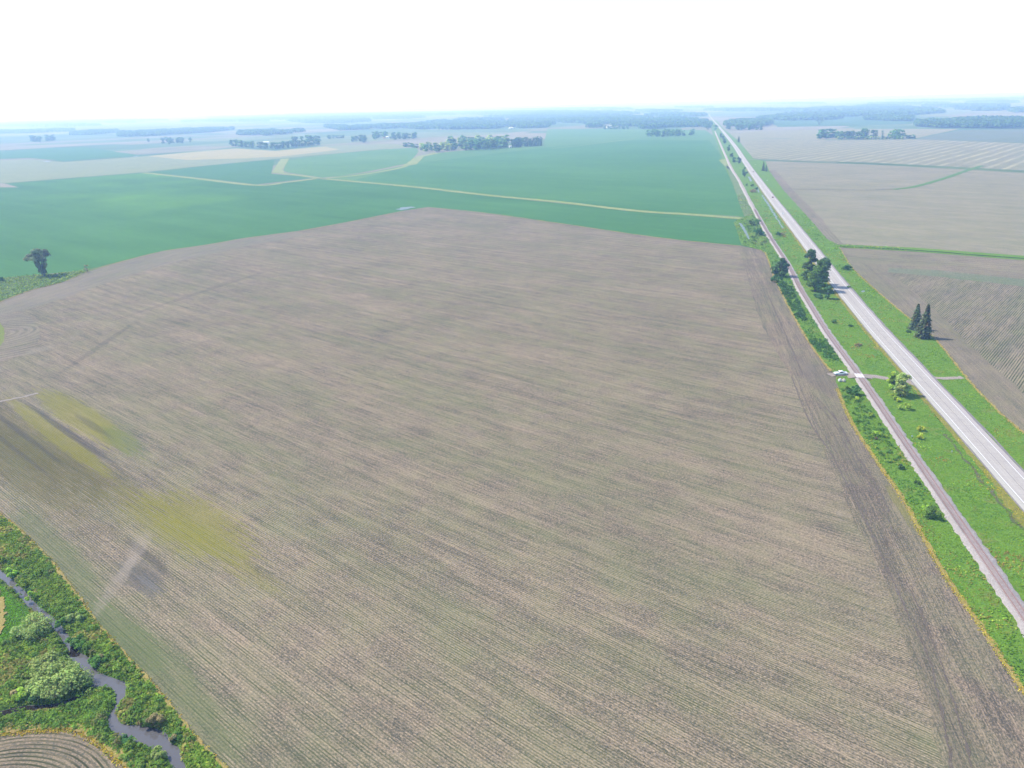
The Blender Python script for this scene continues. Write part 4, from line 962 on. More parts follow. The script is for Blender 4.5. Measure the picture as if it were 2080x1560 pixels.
col = pick(rgv, len(q), [(.085, .160, .030), (.070, .140, .028), (.105, .170, .040), (.125, .16, .05)], [4, 3, 3, .8])
dist_q = np.hypot(q[:, 0], q[:, 1])
yel = between & (oc > -ROADW / 2 - np.where(dist_q < 262, 4.2, 2.4)); col[yel] = pick(rgv, int(yel.sum()), [(.25, .21, .03), (.17, .175, .035), (.33, .26, .06), (.14, .135, .04)], [3, 3, 1.5, 1.5])
br = between & (n2 > .72) & (n1 > .45) & ~yel; col[br] = (.14, .105, .055)
ditch = between & (np.abs(oc + ROADW / 2 + 4.9) < .75) & (dist_q < 290); col[ditch] = pick(rgv, int(ditch.sum()), [(.10, .085, .06), (.055, .07, .035), (.08, .14, .03), (.14, .12, .07)], [1, 1, 1.2, .6])
wd = leftb & inside(q, np.array([at(*p) for p in [(1560, 520), (1610, 520), (1668, 660), (1730, 745), (1690, 745), (1640, 690), (1600, 620), (1572, 560)]])); col[wd] = pick(rgv, int(wd.sum()), [(.045, .105, .035), (.06, .13, .04)], [1, 1])
mp = vnoise(q, .07, 6) * .6 + vnoise(q, .2, 8) * .4; pale = (mp > .62) & ~yel & ~wd; col[pale] = pick(rgv, int(pale.sum()), [(.135, .155, .045), (.12, .17, .05), (.16, .145, .075), (.17, .12, .06)], [2, 2, 1.2, .5]); drk = (mp < .36) & ~yel & ~wd; col[drk] = pick(rgv, int(drk.sum()), [(.05, .115, .032), (.065, .13, .03)], [1, 1])
col = col * (.66 + .36 * n2 + .36 * n3)[:, None]; col[leftb] *= np.array([.82, .86, .95]); hi = rgv.uniform(size=len(q)) < .05; col[hi] = col[hi] * np.array([1.5, 1.3, 1.6])
sz = .62 * (.35 + .55 * n2) * rgv.uniform(.75, 1.25, len(q)) * np.clip(dist_q / 320, 1, 2.2) * np.where(wd, 1.5, 1) * np.where(leftb & ~wd, 1.25, 1) * np.where(yel, .8, 1)
tufts("verge_weeds", q, .2, sz, col, "lush green grass and weeds growing on the verges of railway and highway", "grass", blades=4, seed=14, leafy=.6)
# dense weed billows left of the railway
wp = [at(*p) for p in [(1575, 575), (1606, 580), (1640, 650), (1622, 655), (1598, 612)]]; wp2 = [at(*p) for p in [(1640, 690), (1680, 690), (1706, 735), (1672, 728)]]; wp3 = [at(*p) for p in [(1704, 790), (1745, 800), (1830, 930), (1800, 950), (1735, 860)]]; wp4 = [at(*p) for p in [(1505, 447), (1545, 446), (1557, 480), (1562, 500), (1510, 495), (1526, 480), (1512, 455)]]
VV, CC = [], []
for k, (pl, n, r0_, cc_) in enumerate(((wp, 190, .95, (.045, .10, .034)), (wp2, 90, .8, (.05, .115, .034)), (wp3, 150, .6, (.065, .13, .04)), (wp4, 70, 1.1, (.055, .105, .04)))):
    for p in scatter(pl, n, 40 + k):
        if abs(line_off(p[None], RK)[0]) < 3.2: continue
        r = r0_ * rgv.uniform(.6, 1.3); P_, N_ = crown_points(rgv, [((p[0], p[1], .2 + r * .5), (r * 1.1, r * 1.1, r * .75))], 30, .75)
        V, C = quads(P_, N_, r * .42, np.array(cc_) * np.array([1.5, 1.6, .9]) * rgv.uniform(.7, 1.35), seed=int(rgv.integers(1e6))); VV.append(V); CC.append(C)
V = np.vstack(VV); tag(link("undergrowth", raw_mesh("undergrowth", V, np.arange(len(V)).reshape(-1, 4), np.vstack(CC)), None, [BLADE]), "thick leafy weeds crowding the field side of the railway", "weeds", None, 'stuff')
dl = [[(1545, 508), (1556, 517), (1572, 560), (1600, 620), (1640, 690), (1672, 735), (1688, 754)], [(1701, 790), (1730, 858), (1790, 950), (1835, 1015), (1870, 1080), (1920, 1170), (1990, 1270), (2050, 1360), (2085, 1412)], [(1735, 550), (1790, 600), (1850, 650), (1900, 690), (1960, 765), (2020, 830), (2080, 882)]]
Pd = np.vstack([along(L, n, .4, 60 + i) for i, (L, n) in enumerate(zip(dl, (3000, 6000, 3000)))])
tufts("dry_grass", Pd, .12, rgv.uniform(.18, .42, len(Pd)), pick(rgv, len(Pd), [(.27, .22, .06), (.21, .145, .06), (.16, .18, .05), (.27, .24, .12)], [4, 2, 3, 1]), "yellowed grass lining the field edges beside railway and highway", "dry grass", blades=4, seed=6, leafy=.35)
# rough strip below the lone tree
lp = [at(*p) for p in [(-60, 570), (0, 566), (60, 560), (120, 556), (185, 546), (175, 553), (130, 573), (60, 591), (0, 613), (-60, 632)]]
px_poly("grass_verge", [(-60, 569), (0, 566), (60, 560), (120, 556), (185, 546), (250, 530), (178, 553), (130, 573), (60, 591), (0, 613), (-60, 632)], .22, grass_mat("rough_grass", [(.10, .155, .05), (.13, .165, .065), (.085, .14, .045)], .6), wob=1, step=4)
Pl = scatter(lp, 2200, 8)
tufts("rough_grass", Pl, .2, rgv.uniform(.7, 1.8, len(Pl)), pick(rgv, len(Pl), [(.10, .16, .05), (.13, .175, .07), (.07, .125, .045)], [2, 2, 1]), "rough pale grass and weeds below the lone tree", "grass", blades=4, seed=7)
px_poly("grass_verge", [(-60, 648), (0, 655), (8, 668), (9, 682), (8, 694), (0, 703), (-60, 708)], .22, grass_mat("yellow_green_grass", [(.16, .19, .04), (.20, .20, .05), (.12, .17, .04)], 1.0), wob=.6, step=2)

# ------------------------------------------------------------------ groves: every tree an object of its own
def far_tree_mesh(seed, kind='mid', shape='round', h=1.0, wd=.75):
    rg = np.random.default_rng(seed); cl = make_crown_clumps(rg, h, wd, -.02, 13, shape); base = np.array(GREENS[kind]) * 1.3; VV, CC = [], []
    for i, c in enumerate(cl):
        P, Nn = crown_points(rg, [c], 26); P[:, 2] = np.maximum(P[:, 2], .01); V, C = quads(P, Nn, wd * .16 * rg.uniform(.7, 1.3, len(P)), base * rg.uniform(.8, 1.28), seed=seed * 31 + i); VV.append(V); CC.append(C)
    V = np.vstack(VV); C = np.vstack(CC); nl = len(V) // 4
    tv, tf = tube([(0, 0, -.02), (0, 0, .3), (0, 0, .6)], [.022, .016, .006], 5)
    F = np.vstack([np.arange(len(V)).reshape(-1, 4), tf + len(V)])
    return raw_mesh("grove_tree", np.vstack([V, tv]), F, np.vstack([C, np.tile((.08, .07, .06), (len(tv), 1))]), np.r_[np.zeros(nl), np.ones(len(tf))])
FT = {}
for kd in ('mid', 'dark', 'blue', 'willow'):
    FT[kd] = [far_tree_mesh(100 + i + 10 * len(FT), kd, 'round') for i in range(4)]
FT['column'] = [far_tree_mesh(200 + i, 'blue', 'column', 1.0, .34) for i in range(3)]
for k_ in FT:
    for me in FT[k_]: me.materials.append(LEAF); me.materials.append(BARK)
tree_count = 0
def far_tree(p, h, kinds, label, group, wide=1.0, rg=None):
    global tree_count
    me = FT[kinds[int(rg.integers(len(kinds)))]]; me = me[int(rg.integers(len(me)))]
    o = bpy.data.objects.new("grove_tree", me); COL.objects.link(o); o.location = (p[0], p[1], 0); o.rotation_euler = (0, 0, rg.uniform(0, 6.28))
    s = h * rg.uniform(.85, 1.12); o.scale = (s * wide, s * wide, s); tag(o, label, "tree", group); tree_count += 1
    return o
def grove(poly, n, hpx, kinds, label, group, wide=1.0, seed=0, gap=.55):
    wide *= 1.12
    rg = np.random.default_rng(seed); G_ = np.array([at(*p) for p in poly]); cx = np.mean([p[0] for p in poly]); cy = max(p[1] for p in poly); h = hpx / ppm(cx, cy)
    pts = []; tries = 0; md = h * gap
    while len(pts) < n and tries < 40:
        for p in scatter(G_, n * 3, seed + tries):
            if all((p[0] - a[0]) ** 2 + (p[1] - a[1]) ** 2 > md * md for a in pts): pts.append(p)
            if len(pts) >= n: break
        tries += 1; md *= .94
    for p in pts: far_tree(p, h, kinds, label, group, wide, rg)
def row_of(a, b, n, hpx, kinds, label, group, wide=1.0, seed=0, jit=.1):
    wide *= 1.15
    rg = np.random.default_rng(seed); A, B = at(*a), at(*b); h = hpx / ppm((a[0] + b[0]) / 2, max(a[1], b[1]))
    for i in range(n):
        p = A + (B - A) * (i + .5) / n + rg.normal(0, h * jit, 2); far_tree(p, h, kinds, label, group, wide, rg)
g1 = "trees of the large grove in the middle of the green fields"
l1 = "leafy tree massed in the largest grove amid the green fields"
grove([(852, 309), (872, 310), (925, 310), (930, 306), (900, 300), (862, 302)], 16, 14, ('willow', 'mid'), l1, g1, 1.4, 1)
grove([(934, 306), (985, 306), (1032, 303), (1033, 298), (985, 298), (936, 300)], 24, 18, ('mid', 'dark', 'blue'), l1, g1, 1.35, 2)
grove([(900, 300), (940, 299), (1034, 297), (1034, 289), (980, 286), (915, 289)], 34, 15, ('mid', 'willow', 'dark'), l1, g1, 1.45, 3)
row_of((820, 298), (850, 301), 7, 9, ('mid', 'dark'), "low tree in the hedge running off the left end of the largest grove", "hedge trees at the end of the large grove", 1.2, 4)
row_of((1041, 300), (1060, 299), 8, 19, ('column',), "slender tree in the short windbreak right of the largest grove", "short windbreak trees", 1.3, 5, .05)
row_of((1064, 298), (1101, 296), 15, 18, ('column',), "slender tree in the long windbreak at the end of the green-field grove", "long windbreak trees", 1.3, 6, .04)
row_of((1040, 297), (1062, 295), 6, 15, ('column', 'blue'), "slender tree in the short windbreak right of the largest grove", "short windbreak trees", 1.2, 7, .05)
grove([(1309, 279), (1360, 279), (1412, 275), (1410, 271), (1360, 273), (1312, 274)], 26, 13, ('dark', 'mid'), "dark tree in the compact grove left of the railway's far end", "trees of the compact grove by the railway", 1.0, 8)
ll = "tree in the long ragged grove standing in the right-hand stubble"; gg = "trees of the long grove in the stubble"
grove([(1661, 283), (1692, 283), (1692, 279), (1662, 279)], 8, 17, ('blue', 'dark'), ll, gg, 1.05, 9)
grove([(1692, 283), (1752, 283.5), (1752, 280), (1692, 279.5)], 16, 14, ('mid', 'blue', 'dark'), ll, gg, 1.05, 10)
row_of((1700, 283.6), (1835, 283.2), 18, 7, ('mid', 'willow'), ll, gg, 1.5, 11, .15)
row_of((1748, 281), (1790, 280.5), 7, 18, ('column', 'blue'), "tall sparse tree rising from the long ragged grove", gg, 1.2, 12, .2)
grove([(1800, 283), (1830, 282.5), (1830, 279), (1802, 279)], 9, 16, ('blue', 'mid'), ll, gg, 1.05, 13)
row_of((1832, 282.5), (1860, 281.5), 6, 8, ('mid', 'dark'), ll, gg, 1.2, 14)
lf = "tree in the angled shelter belt round the white-roofed farmstead"; gf = "shelter belt of the white-roofed farm"
row_of((471, 297), (545, 303), 13, 14, ('blue', 'mid'), lf, gf, 1.0, 15, .12)
row_of((552, 304), (652, 294), 18, 14, ('dark', 'blue'), lf, gf, 1.0, 16, .12)
row_of((590, 290), (652, 288), 9, 13, ('mid', 'blue'), lf, gf, 1.1, 17, .2)
lh = "tree screening the white farmhouse left of the largest grove"; gh = "trees round the white farmhouse"
grove([(704, 290), (742, 290), (742, 286), (706, 286)], 9, 12, ('dark', 'blue'), lh, gh, 1.1, 18)
grove([(752, 284), (784, 283), (786, 278), (756, 279)], 10, 13, ('dark', 'mid'), lh, gh, 1.1, 19)
grove([(795, 285), (830, 284), (860, 281), (860, 277), (800, 279)], 17, 13, ('blue', 'dark'), lh, gh, 1.0, 20)
row_of((664, 282), (700, 281), 7, 7, ('blue', 'dark'), "small tree in the thin line between two farm groves", "thin line of trees between farms", 1.1, 21)
grove([(320, 293), (352, 294), (390, 291), (388, 287), (330, 288)], 14, 11, ('blue', 'dark'), "tree in the small oval grove in the pale left fields", "trees of the small oval grove", 1.1, 22)
grove([(62, 290), (90, 289.5), (117, 287), (116, 283), (64, 285)], 14, 12, ('blue', 'dark'), "tree in the small square grove in the far left field", "trees of the small square grove", 1.05, 23)
grove([(1470, 265), (1500, 265), (1550, 265.5), (1550, 262), (1475, 261)], 18, 13, ('blue', 'dark'), "tree in the thick belt right of the far highway", "trees of the belt by the far highway", 1.05, 24)
row_of((1190, 260), (1222, 260), 8, 11, ('blue', 'dark'), "tree beside the white barn beyond the green fields", "trees beside the far white barn", 1.1, 25)
row_of((1228, 263), (1276, 263), 9, 8, ('dark', 'blue'), "tree beside the white barn beyond the green fields", "trees beside the far white barn", 1.2, 26)

# ------------------------------------------------------------------ far woods that read as one mass each
def woods_geo(poly, hpx, seed, step_k=1.0, gap=0.0):
    rg = np.random.default_rng(seed); G_ = np.array([at(*p) for p in poly]); c = G_.mean(0); D = np.hypot(*c)
    ys = [p[1] for p in poly]; xm = np.mean([p[0] for p in poly]); h = hpx / ppm(xm, max(ys))
    h = min(h, 23); sp = max(7.0, D / 380) * step_k
    lo, hi = G_.min(0), G_.max(0); nx_, ny_ = int((hi[0] - lo[0]) / sp) + 1, int((hi[1] - lo[1]) / sp) + 1
    gx_, gy_ = np.meshgrid(lo[0] + np.arange(nx_) * sp, lo[1] + np.arange(ny_) * sp); q = np.c_[gx_.ravel(), gy_.ravel()] + rg.uniform(-.45, .45, (nx_ * ny_, 2)) * sp
    q = q[inside(q, G_)]
    if gap: q = q[vnoise(q, 1 / 170., seed + 3) * .65 + vnoise(q, 1 / 60., seed + 5) * .35 > gap]
    n = len(q)
    if n == 0: return None
    hh = h * (.62 + .45 * vnoise(q, 1 / 60., seed)) * rg.uniform(.8, 1.15, n); m = 14
    d = rg.normal(0, 1, (n, m, 3)); d /= np.linalg.norm(d, axis=2)[..., None]; d[..., 2] = np.where(d[..., 2] < -.5, -d[..., 2], d[..., 2])
    r = np.stack([np.full(n, sp * .72), np.full(n, sp * .72), hh * .46], 1)
    C = np.c_[q, hh * .54][:, None] + d * r[:, None] * rg.uniform(.7, 1.05, (n, m, 1))
    Nn = d + rg.normal(0, .4, (n, m, 3)) + np.array([0, 0, .2])
    base = np.array([GREENS['mid'], GREENS['dark'], GREENS['blue']])[rg.integers(0, 3, n)] * rg.uniform(.8, 1.2, (n, 1))
    V, Cc = quads(C.reshape(-1, 3), Nn.reshape(-1, 3), np.repeat(np.maximum(sp * .62, hh * .3), m), np.repeat(base, m, 0), seed=seed)
    return V, Cc
def woods(poly, hpx, label, seed, step_k=1.0, gap=0.0):
    g = woods_geo(poly, hpx, seed, step_k, gap)
    if g is None: return
    tag(link("woods", raw_mesh("woods", g[0], np.arange(len(g[0])).reshape(-1, 4), g[1]), None, [BLADE]), label, "woods", None, 'stuff')
woods([(-60, 273), (70, 270), (150, 266), (150, 263.5), (60, 266.5), (-60, 269)], 14, "hazy band of woods at the far left below the pale sky", 1, 1.0, .36)
woods([(143, 275), (190, 274), (240, 269.5), (240, 266), (190, 268), (146, 271.5)], 17, "pale blue wood left of the longest left-hand wood", 2, 1.0, .33)
woods([(240, 278), (300, 277), (430, 269), (475, 264), (475, 261.5), (400, 264), (300, 269), (242, 272)], 18, "longest pale blue wood on the left, above the small oval grove", 3, 1.0, .33)
woods([(370, 248.5), (455, 246), (455, 244.5), (370, 246)], 7, "faint thin wood just under the left horizon", 4)
woods([(492, 247.5), (546, 246.5), (546, 244.5), (494, 245)], 8, "short faint wood alone under the left horizon", 5)
woods([(585, 246), (620, 250), (700, 250), (752, 247), (750, 243), (660, 243), (590, 243.5)], 13, "broad hazy wood above the small farmhouse line", 6, 1.0, .33)
woods([(482, 275), (540, 276), (620, 270), (618, 267), (540, 269), (486, 271)], 13, "uneven wood behind the angled shelter belt", 7, 1.0, .36)
woods([(658, 259), (690, 265), (700, 265), (720, 264), (700, 257.5), (662, 257)], 7, "small low wood left of the long belt of trees", 8)
woods([(690, 265), (780, 262.5), (880, 260), (1000, 254), (1034, 255.5), (1034, 251), (960, 248.5), (860, 253), (740, 258), (690, 262)], 15, "long belt of woods running behind the large grove", 9, 1.0, .38)
woods([(760, 242), (830, 241.5), (862, 239), (850, 233), (800, 233), (764, 237)], 10, "pale wood high up behind the long belt", 10)
woods([(1020, 254), (1033, 255), (1050, 250), (1110, 248.5), (1180, 250), (1200, 257), (1290, 258), (1300, 262), (1380, 262), (1440, 262), (1446, 250), (1400, 243), (1320, 240), (1230, 236), (1130, 236), (1040, 241)], 11, "broadest mass of woods left of the far highway", 11, .9, .58)
woods([(1470, 256), (1500, 258), (1555, 257), (1570, 251), (1562, 247), (1500, 248), (1474, 250)], 14, "dark wood behind the belt right of the far highway", 12)
woods([(1856, 257), (1900, 260), (1990, 261), (2200, 262), (2200, 246), (2000, 245), (1900, 249), (1860, 252)], 15, "large dark wood at the far right beyond the stubble", 13, 1.0, .3)
woods([(1755, 244), (1850, 247), (1856, 240), (1800, 238), (1756, 240)], 8, "low line of brush left of the large dark wood", 14)
woods([(900, 232), (1100, 236), (1250, 236), (1300, 232), (1250, 227), (1100, 227), (960, 227)], 9, "hazy woodland belt below the middle horizon", 15, 1.0, .5)
# the farthest woodland, a single receding patchwork
rgw = np.random.default_rng(77); VV, CC = [], []
def far_patch(cx, y, w_, dy, hp):
    a = [(cx - w_ / 2, y), (cx - w_ * .2, y + dy * .5), (cx + w_ * .3, y + dy * .4), (cx + w_ / 2, y - dy * .1), (cx + w_ * .25, y - dy * .5), (cx - w_ * .25, y - dy * .45)]
    g = woods_geo(a, hp, int(rgw.integers(1e6)), 1.5, .42)
    if g is not None: VV.append(g[0]); CC.append(g[1])
for i in range(84):
    x = rgw.uniform(560, 2140) if i % 5 else rgw.uniform(-40, 700); hy = 243 - (243 - 187) * x / 2080
    below = rgw.uniform(10, 46) if x > 900 else rgw.uniform(8, 16)
    if x > 1500: below = rgw.uniform(10, 44)
    y = hy + below
    if abs(x - 1441) < 60 and below > 22: continue
    far_patch(x, y, rgw.uniform(60, 240) * (1.2 if below < 20 else .8), max(1.2, below * .16), max(4.5, below * .26))
V = np.vstack(VV); tag(link("distant_woods", raw_mesh("distant_woods", V, np.arange(len(V)).reshape(-1, 4), np.vstack(CC)), None, [BLADE]), "patchwork of far-off woods fading to blue under the whole horizon", "woods", None, 'stuff')

# ------------------------------------------------------------------ farm buildings
WALLW = plain("white_siding", (.78, .78, .76), .7, .3, var=.05); ROOFW = plain("pale_metal_roof", (.72, .73, .74), .45, .5, var=.06); ROOFR = plain("rust_red_roof", (.40, .20, .16), .7, .2, var=.15); DOORG = plain("grey_door", (.22, .22, .23), .6, .3)
def barn(name, label, px, py, L, W, hh, rot, roof=ROOFW, cat="barn", doors=1):
    root = bpy.data.objects.new(name, None); COL.objects.link(root); p = at(px, py); root.location = (p[0], p[1], 0); root.rotation_euler = (0, 0, rot); tag(root, label, cat)
    rh = W * .32
    v = [(-L/2, -W/2, 0), (L/2, -W/2, 0), (L/2, W/2, 0), (-L/2, W/2, 0), (-L/2, -W/2, hh), (L/2, -W/2, hh), (L/2, W/2, hh), (-L/2, W/2, hh), (-L/2, 0, hh + rh), (L/2, 0, hh + rh)]
    me = bpy.data.meshes.new("wall"); me.from_pydata(v, [], [(0, 1, 5, 4), (2, 3, 7, 6), (1, 2, 6, 9, 5), (3, 0, 4, 8, 7)]); link("wall", me, root, [WALLW])
    o_ = .5; e = hh - o_ * rh / (W / 2) + .06; V, F = [], []
    for s in (-1, 1):
        b = len(V); V += [(-L/2 - o_, s * (W/2 + o_), e), (L/2 + o_, s * (W/2 + o_), e), (L/2 + o_, 0, hh + rh + .1), (-L/2 - o_, 0, hh + rh + .1), (-L/2 - o_, s * (W/2 + o_), e + .18), (L/2 + o_, s * (W/2 + o_), e + .18), (L/2 + o_, 0, hh + rh + .28), (-L/2 - o_, 0, hh + rh + .28)]
        F += [tuple(b + i for i in f) for f in ((0, 3, 2, 1), (4, 5, 6, 7), (0, 1, 5, 4), (0, 4, 7, 3), (1, 2, 6, 5))]
    me = bpy.data.meshes.new("roof"); me.from_pydata(V, [], F); link("roof", me, root, [roof])
    for i in range(doors):
        x = (i - (doors - 1) / 2) * L * .3; bm = bmesh.new(); box_bm(bm, x - 1.8, x + 1.8, -W/2 - .06, -W/2 + .02, .02, min(3.6, hh - .3)); bm_obj("door", bm, [DOORG], root)
barn("barn", "white barn roof glinting inside the angled shelter belt", 541, 292, 22, 12, 6, R(15))
barn("farmhouse", "white farmhouse with a reddish shed side between two tree clumps", 787, 281, 12, 9, 6.5, R(-10), cat="farmhouse")
barn("shed", "small rust-roofed shed left of the white farmhouse", 780, 281.5, 9, 6, 3, R(20), ROOFR, "shed")
barn("barn", "bright white barn among trees beyond the green fields", 1237, 260, 26, 14, 7, R(25))
barn("barn", "lone white building in the woods under the middle horizon", 1132, 232, 45, 20, 9, R(10))
barn("barn", "long white poultry barn in the blue woods at the right", 1870, 229, 110, 20, 7, R(-4), doors=3)
barn("silo_house", "small white building left of the long poultry barn", 1840, 221, 16, 12, 14, R(5), cat="building")
barn("barn", "tiny white barn beside the far highway fields", 1612, 232, 40, 18, 8, R(0))
barn("barn", "white barn at the right end of the pale clearing before the middle woods", 1038, 262, 24, 12, 6, R(20))
barn("barn", "tiny white building in the hazy woods left of the far highway", 1345, 213, 60, 30, 12, R(5))
barn("shed", "pale shed at the gap beside the short windbreak", 1037, 300, 9, 6, 4, R(15), cat="shed")

# ------------------------------------------------------------------ vehicles
PWHITE = plain("white_car_paint", (.80, .80, .80), .25, .5, var=.02); PRED = plain("dark_red_car_paint", (.20, .035, .03), .3, .5, var=.05); PSILV = plain("silver_car_paint", (.60, .60, .62), .3, .5, metallic=.3, var=.03); PGREY = plain("maroon_grey_paint", (.17, .10, .10), .3, .5, var=.05)
GLASS = plain("dark_window_glass", (.03, .035, .04), .08, .6, var=.0); TYRE = plain("black_rubber", (.025, .025, .027), .85, .2); RIM = plain("grey_rim", (.45, .45, .47), .4, .5, metallic=.6); BLACKP = plain("black_plastic_and_shade", (.03, .03, .03), .6, .3); LAMP = plain("lamp_lens", (.7, .7, .68), .15, .6); RLAMP = plain("red_lamp_lens", (.35, .02, .02), .2, .6); BEDL = plain("bed_liner", (.42, .47, .47), .6, .3)
def profile(pts, hw, taper=None, bev=.05):
    """extrude a side profile (x forward, z up) across the width; taper = (z0, z1, k) narrows the top"""
    bm = bmesh.new(); A = [bm.verts.new((x, -hw, z)) for x, z in pts]; B = [bm.verts.new((x, hw, z)) for x, z in pts]
    n = len(pts); fs = [bm.faces.new(A), bm.faces.new(B[::-1])]
    for i in range(n): fs.append(bm.faces.new((A[i], B[i], B[(i + 1) % n], A[(i + 1) % n])))
    if taper:
        for v in bm.verts:
            u = max(0, min(1, (v.co.z - taper[0]) / (taper[1] - taper[0]))); v.co.y *= 1 - taper[2] * u
    bmesh.ops.recalc_face_normals(bm, faces=bm.faces)
    if bev: bmesh.ops.bevel(bm, geom=list(bm.edges), offset=bev, segments=2, affect='EDGES', profile=.6)
    return bm
def wheels(root, xs, hw, r, wdt=.24):
    for x in xs:
        for s in (-1, 1):
            bm = bmesh.new(); bmesh.ops.create_cone(bm, cap_ends=True, segments=24, radius1=r, radius2=r, depth=wdt)
            bmesh.ops.bevel(bm, geom=[e for e in bm.edges if abs(e.verts[0].co.z - e.verts[1].co.z) < 1e-5], offset=.04, segments=2, affect='EDGES')
            bmesh.ops.rotate(bm, cent=(0, 0, 0), matrix=Matrix.Rotation(R(90), 3, 'X'), verts=bm.verts)
            wl = bm_obj("wheel", bm, [TYRE], root); wl.location = (x, s * (hw - .11), r)
            bm = bmesh.new(); bmesh.ops.create_cone(bm, cap_ends=True, segments=20, radius1=r * .62, radius2=r * .56, depth=.03); bmesh.ops.rotate(bm, cent=(0, 0, 0), matrix=Matrix.Rotation(R(90) * s, 3, 'X'), verts=bm.verts)
            rm = bm_obj("rim", bm, [RIM], wl); rm.location = (0, s * (wdt / 2 + .012), 0)
def quad(name, pts, mat, root):
    me = bpy.data.meshes.new(name); me.from_pydata(pts, [], [tuple(range(len(pts)))]); return link(name, me, root, [mat])
def pickup(px, py, rot):
    root = bpy.data.objects.new("pickup_truck", None); COL.objects.link(root); p = at(px, py, .31); root.location = (p[0], p[1], .31); root.rotation_euler = (0, 0, rot)
    tag(root, "white pickup truck parked on the dirt track, open bed towards the rails", "pickup truck")
    hw = 1.0
    bm = profile([(-3.05, .55), (-3.05, 1.22), (-.75, 1.22), (-.75, .62), (-2.9, .62 - .07)] if False else [(-3.05, .52), (-3.08, .75), (-1.1, .75), (3.0, .78), (3.08, .55), (2.9, .45), (-2.9, .45)], hw, None, .04); bm_obj("body", bm, [PWHITE], root)
    bm = profile([(.95, .70), (.95, 1.28), (2.2, 1.22), (2.95, 1.12), (3.06, .95), (3.06, .70)], hw * .99, (.7, 1.3, .06), .07); bm_obj("bonnet", bm, [PWHITE], root)
    bm = profile([(-1.22, .72), (-1.22, 1.30), (-1.05, 1.92), (.35, 1.97), (1.25, 1.26), (1.25, .72)], hw * .985, (1.2, 1.95, .17), .07); bm_obj("cab", bm, [PWHITE], root)
    for s in (-1, 1):
        bm = bmesh.new(); box_bm(bm, -3.05, -1.26, s * hw - .05 - .04, s * hw + .05 - .04 * 1, .72, 1.27, bev=.03) if s > 0 else box_bm(bm, -3.05, -1.26, -hw, -hw + .1, .72, 1.27, bev=.03); bm_obj("bed_side", bm, [PWHITE], root)
        w0, w1 = .985 * (1 - .17 * .12) + .012, .985 * (1 - .17 * .82) + .012
        quad("side_window", [(-.95, s * w0, 1.32), (1.02, s * w0, 1.32), (.42, s * w1, 1.78), (-.85, s * w1, 1.80)], GLASS, root)
        bm = bmesh.new(); box_bm(bm, 2.98, 3.09, s * .78 - .18, s * .78 + .18, .78, .98, bev=.02); bm_obj("headlight", bm, [LAMP], root)
        bm = bmesh.new(); box_bm(bm, -3.10, -3.03, s * .9 - .08, s * .9 + .08, .80, 1.15, bev=.01); bm_obj("tail_light", bm, [RLAMP], root)
        bm = bmesh.new(); box_bm(bm, .72, .86, s * 1.12 - .10, s * 1.12 + .10, 1.28, 1.46, bev=.02); bm_obj("mirror", bm, [BLACKP], root)
    bm = bmesh.new(); box_bm(bm, -3.07, -2.98, -.9, .9, .70, 1.25, bev=.02); bm_obj("tailgate", bm, [PWHITE], root)
    bm = bmesh.new(); box_bm(bm, -2.98, -1.26, -.89, .89, .76, .80); bm_obj("bed_floor", bm, [BEDL], root)
    quad("windscreen", [(1.18, -.83, 1.33), (1.18, .83, 1.33), (.42, .78, 1.90), (.42, -.78, 1.90)], GLASS, root); quad("rear_window", [(-1.215, -.72, 1.40), (-1.215, .72, 1.40), (-1.105, .68, 1.80), (-1.105, -.68, 1.80)], GLASS, root)
    for x0, x1 in ((3.02, 3.18), (-3.22, -3.05)):
        bm = bmesh.new(); box_bm(bm, x0, x1, -.96, .96, .46, .68, bev=.03); bm_obj("bumper", bm, [RIM], root)
    bm = bmesh.new(); box_bm(bm, 3.04, 3.10, -.58, .58, .76, 1.0, bev=.01); bm_obj("grille", bm, [BLACKP], root)
    wheels(root, (1.95, -1.85), hw + .06, .43, .28); root.scale = (.94, .94, .97)
tv_ = at(1692, 762) - at(1720, 761)
pickup(1706.5, 761, math.atan2(tv_[1], tv_[0]))
